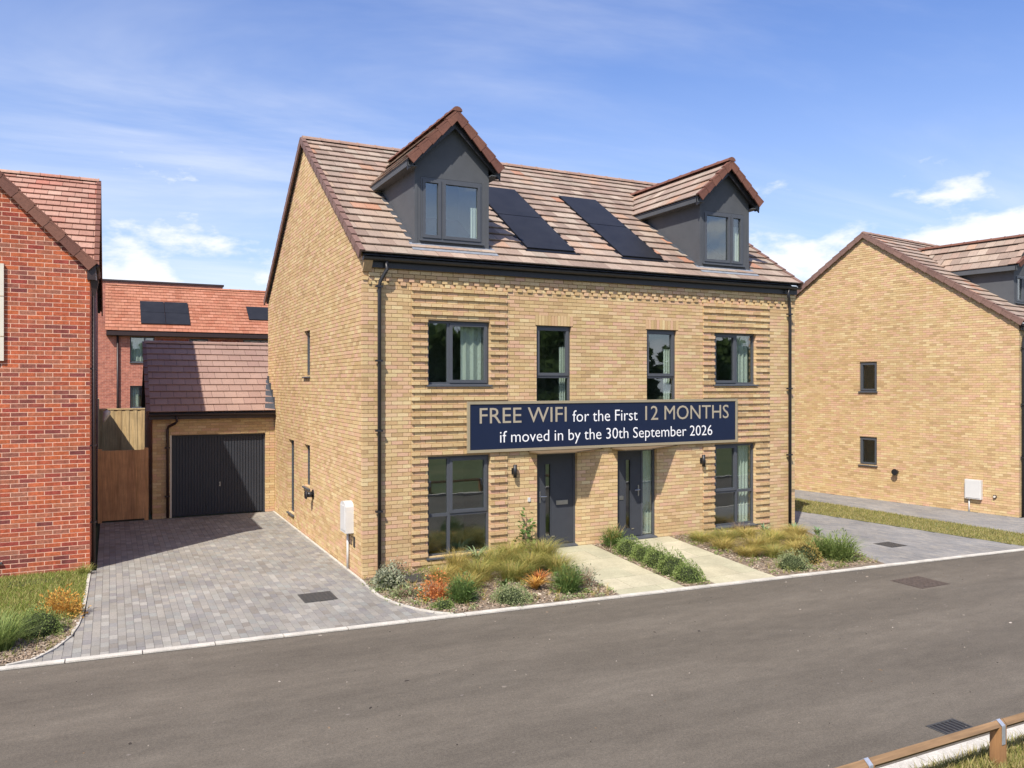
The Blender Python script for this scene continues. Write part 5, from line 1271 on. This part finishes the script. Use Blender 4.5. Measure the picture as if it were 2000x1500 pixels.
def c_left():
    while True:
        x = rg.uniform(-.02, 3.62); y = rg.uniform(-3.05, -.02)
        if y > bl_lo(x) + .03 and (x > .0 or y > -1.3): return x, y, zbed(x, y) + .012
def c_mid(): return (lambda x, y: (x, y, zbed(x, y) + .012))(rg.uniform(4.99, 5.6), rg.uniform(-3.1, -.05))
def c_right():
    while True:
        x = rg.uniform(7.0, 10.7); y = rg.uniform(-3.3, -.02)
        if y > br_lo(x) + .03: return x, y, zbed(x, y) + .012
def c_verge():
    while True:
        x = rg.uniform(-6.2, -4.6); y = rg.uniform(-2.35, -.4)
        if y < -.45 + (x + 4.95) * 1.7 + .15 and y > interp(LEFT_EDGE, x, 0, 1) + .03 if x > -5.38 else (-2.4 < y < -1.75): return x, y, .010
ground_cover('ground_cover', c_left, 120, 'mid_green', 'low green leafy weeds spread through the left bed', False)
ground_cover('ground_cover', c_left, 90, 'sage', 'low grey-green leaves spread through the left bed', False)
ground_cover('dry_stems', c_left, 170, 'gold_grass', 'short dry grass stems scattered through the left bed', True)
ground_cover('ground_cover', c_right, 110, 'mid_green', 'low green leafy weeds spread through the right bed', False)
ground_cover('dry_stems', c_right, 170, 'lime_grass', 'short grass stems scattered through the right bed', True)
ground_cover('ground_cover', c_mid, 40, 'mid_green', 'low weeds between the shrubs of the middle strip', False)
ground_cover('dry_stems', c_verge, 60, 'lawn', 'short grass stems scattered over the left verge bark', True)
chips('bark_mulch', 4200, c_left, 'bark chips covering the left flower bed'); chips('bark_mulch', 1100, c_mid, 'bark chips on the strip between the two paths')
chips('bark_mulch', 3000, c_right, 'bark chips covering the right flower bed'); chips('bark_mulch', 1800, c_verge, 'bark chips on the verge at lower left')

def s_grit():
    while True:
        x = rg.uniform(-6, 14); y = rg.uniform(-9.3, -2.4)
        if y < kerb_y(x) - .02 and (rg.random() < .35 or y > kerb_y(x) - .5 or rg.random() < .3): return x, y, -.012
H = []
for _ in range(330):
    x, y, z = s_grit(); a = rg.uniform(.004, .011) if rg.random() < .9 else rg.uniform(.014, .03); b = a * rg.uniform(.25, .9); M4 = Matrix.Translation((x, y, z + .003)) @ Matrix.Rotation(rg.uniform(0, 6.28), 4, 'Z')
    H.append([tuple(M4 @ Vector(p)) for p in ((-a, -b, -.003), (a, -b, -.003), (a, b, -.003), (-a, b, -.003), (-a * .6, -b * .5, .004), (a * .7, -b * .6, .004), (a * .5, b * .8, .004), (-a * .8, b * .5, .004))])
tag(hexas_obj('road_grit', H, 'grit', None), 'scattered grit and bits of bark on the asphalt', 'grit')
# ================================================================== trees across the road (mirrored in the windows)
def tree_mesh(seed):
    rg.seed(seed); tr = MB(); tr.tube([(0, 0, 0), (.1, 0, 1.5), (.0, .1, 3.2), (.1, 0, 5.2)], [.22, .18, .13, .05], 8)
    for i in range(6):
        a = i * 1.05; tr.tube([(0, 0, 2 + i * .4), (math.cos(a) * 1.0, math.sin(a) * 1.0, 3.1 + i * .45), (math.cos(a) * 1.7, math.sin(a) * 1.7, 3.8 + i * .5)], [.08, .05, .02], 6)
    lv = MB()
    for i in range(20):
        a = rg.uniform(0, 6.28); r0 = rg.uniform(.2, 2.0); z = rg.uniform(.5, 5.6); sub_ = MB(); leaves(sub_, 190, 1.15, 1.15, 1.0, .62, .1, 1.3, .2)
        lv.add([(p[0] + r0 * math.cos(a), p[1] + r0 * math.sin(a), p[2] + z) for p in sub_.v], sub_.f)
    return tr, lv
protos = []
for s in (1, 2, 3):
    tr, lv = tree_mesh(s); a = bpy.data.meshes.new('trunk'); a.from_pydata(tr.v, [], tr.f); a.materials.append(MT['bark']); b = bpy.data.meshes.new('crown'); b.from_pydata(lv.v, [], lv.f); b.materials.append(MT['tree_leaf']); protos.append((a, b))
rg.seed(5)
for i in range(14):
    t = empty('broadleaf_tree', (-6 + i * 4.4 + rg.uniform(-1, 1), -48 + rg.uniform(-5, 5), .0), rg.uniform(0, 6), 'broadleaf tree across the road, mirrored dark in the windows', 'tree', 'trees across the road')
    k = rg.uniform(1.0, 1.4); t.scale = (k * 1.15, k * 1.15, k)
    for nm, me in zip(('trunk', 'crown'), protos[i % 3]): link(nm, me, None, t)
hd_ = empty('hedge', (20, -24, .02), 0, 'long dark clipped hedge across the road, mirrored in the lower windows', 'hedge')
hl = MB(); hc = MB()
for i in range(26):
    sub_ = MB(); leaves(sub_, 420, .85, .8, 2.5 * rg.uniform(.85, 1.15), .13, .75, 1.6, .2); hl.add([(p[0] - 14 + i * 1.1, p[1] + rg.uniform(-.02, .02), p[2]) for p in sub_.v], sub_.f)
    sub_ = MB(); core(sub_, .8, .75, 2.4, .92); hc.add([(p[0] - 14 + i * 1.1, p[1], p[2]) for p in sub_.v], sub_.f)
hl.build('foliage', 'tree_leaf', hd_); hc.build('stems', 'core', hd_)
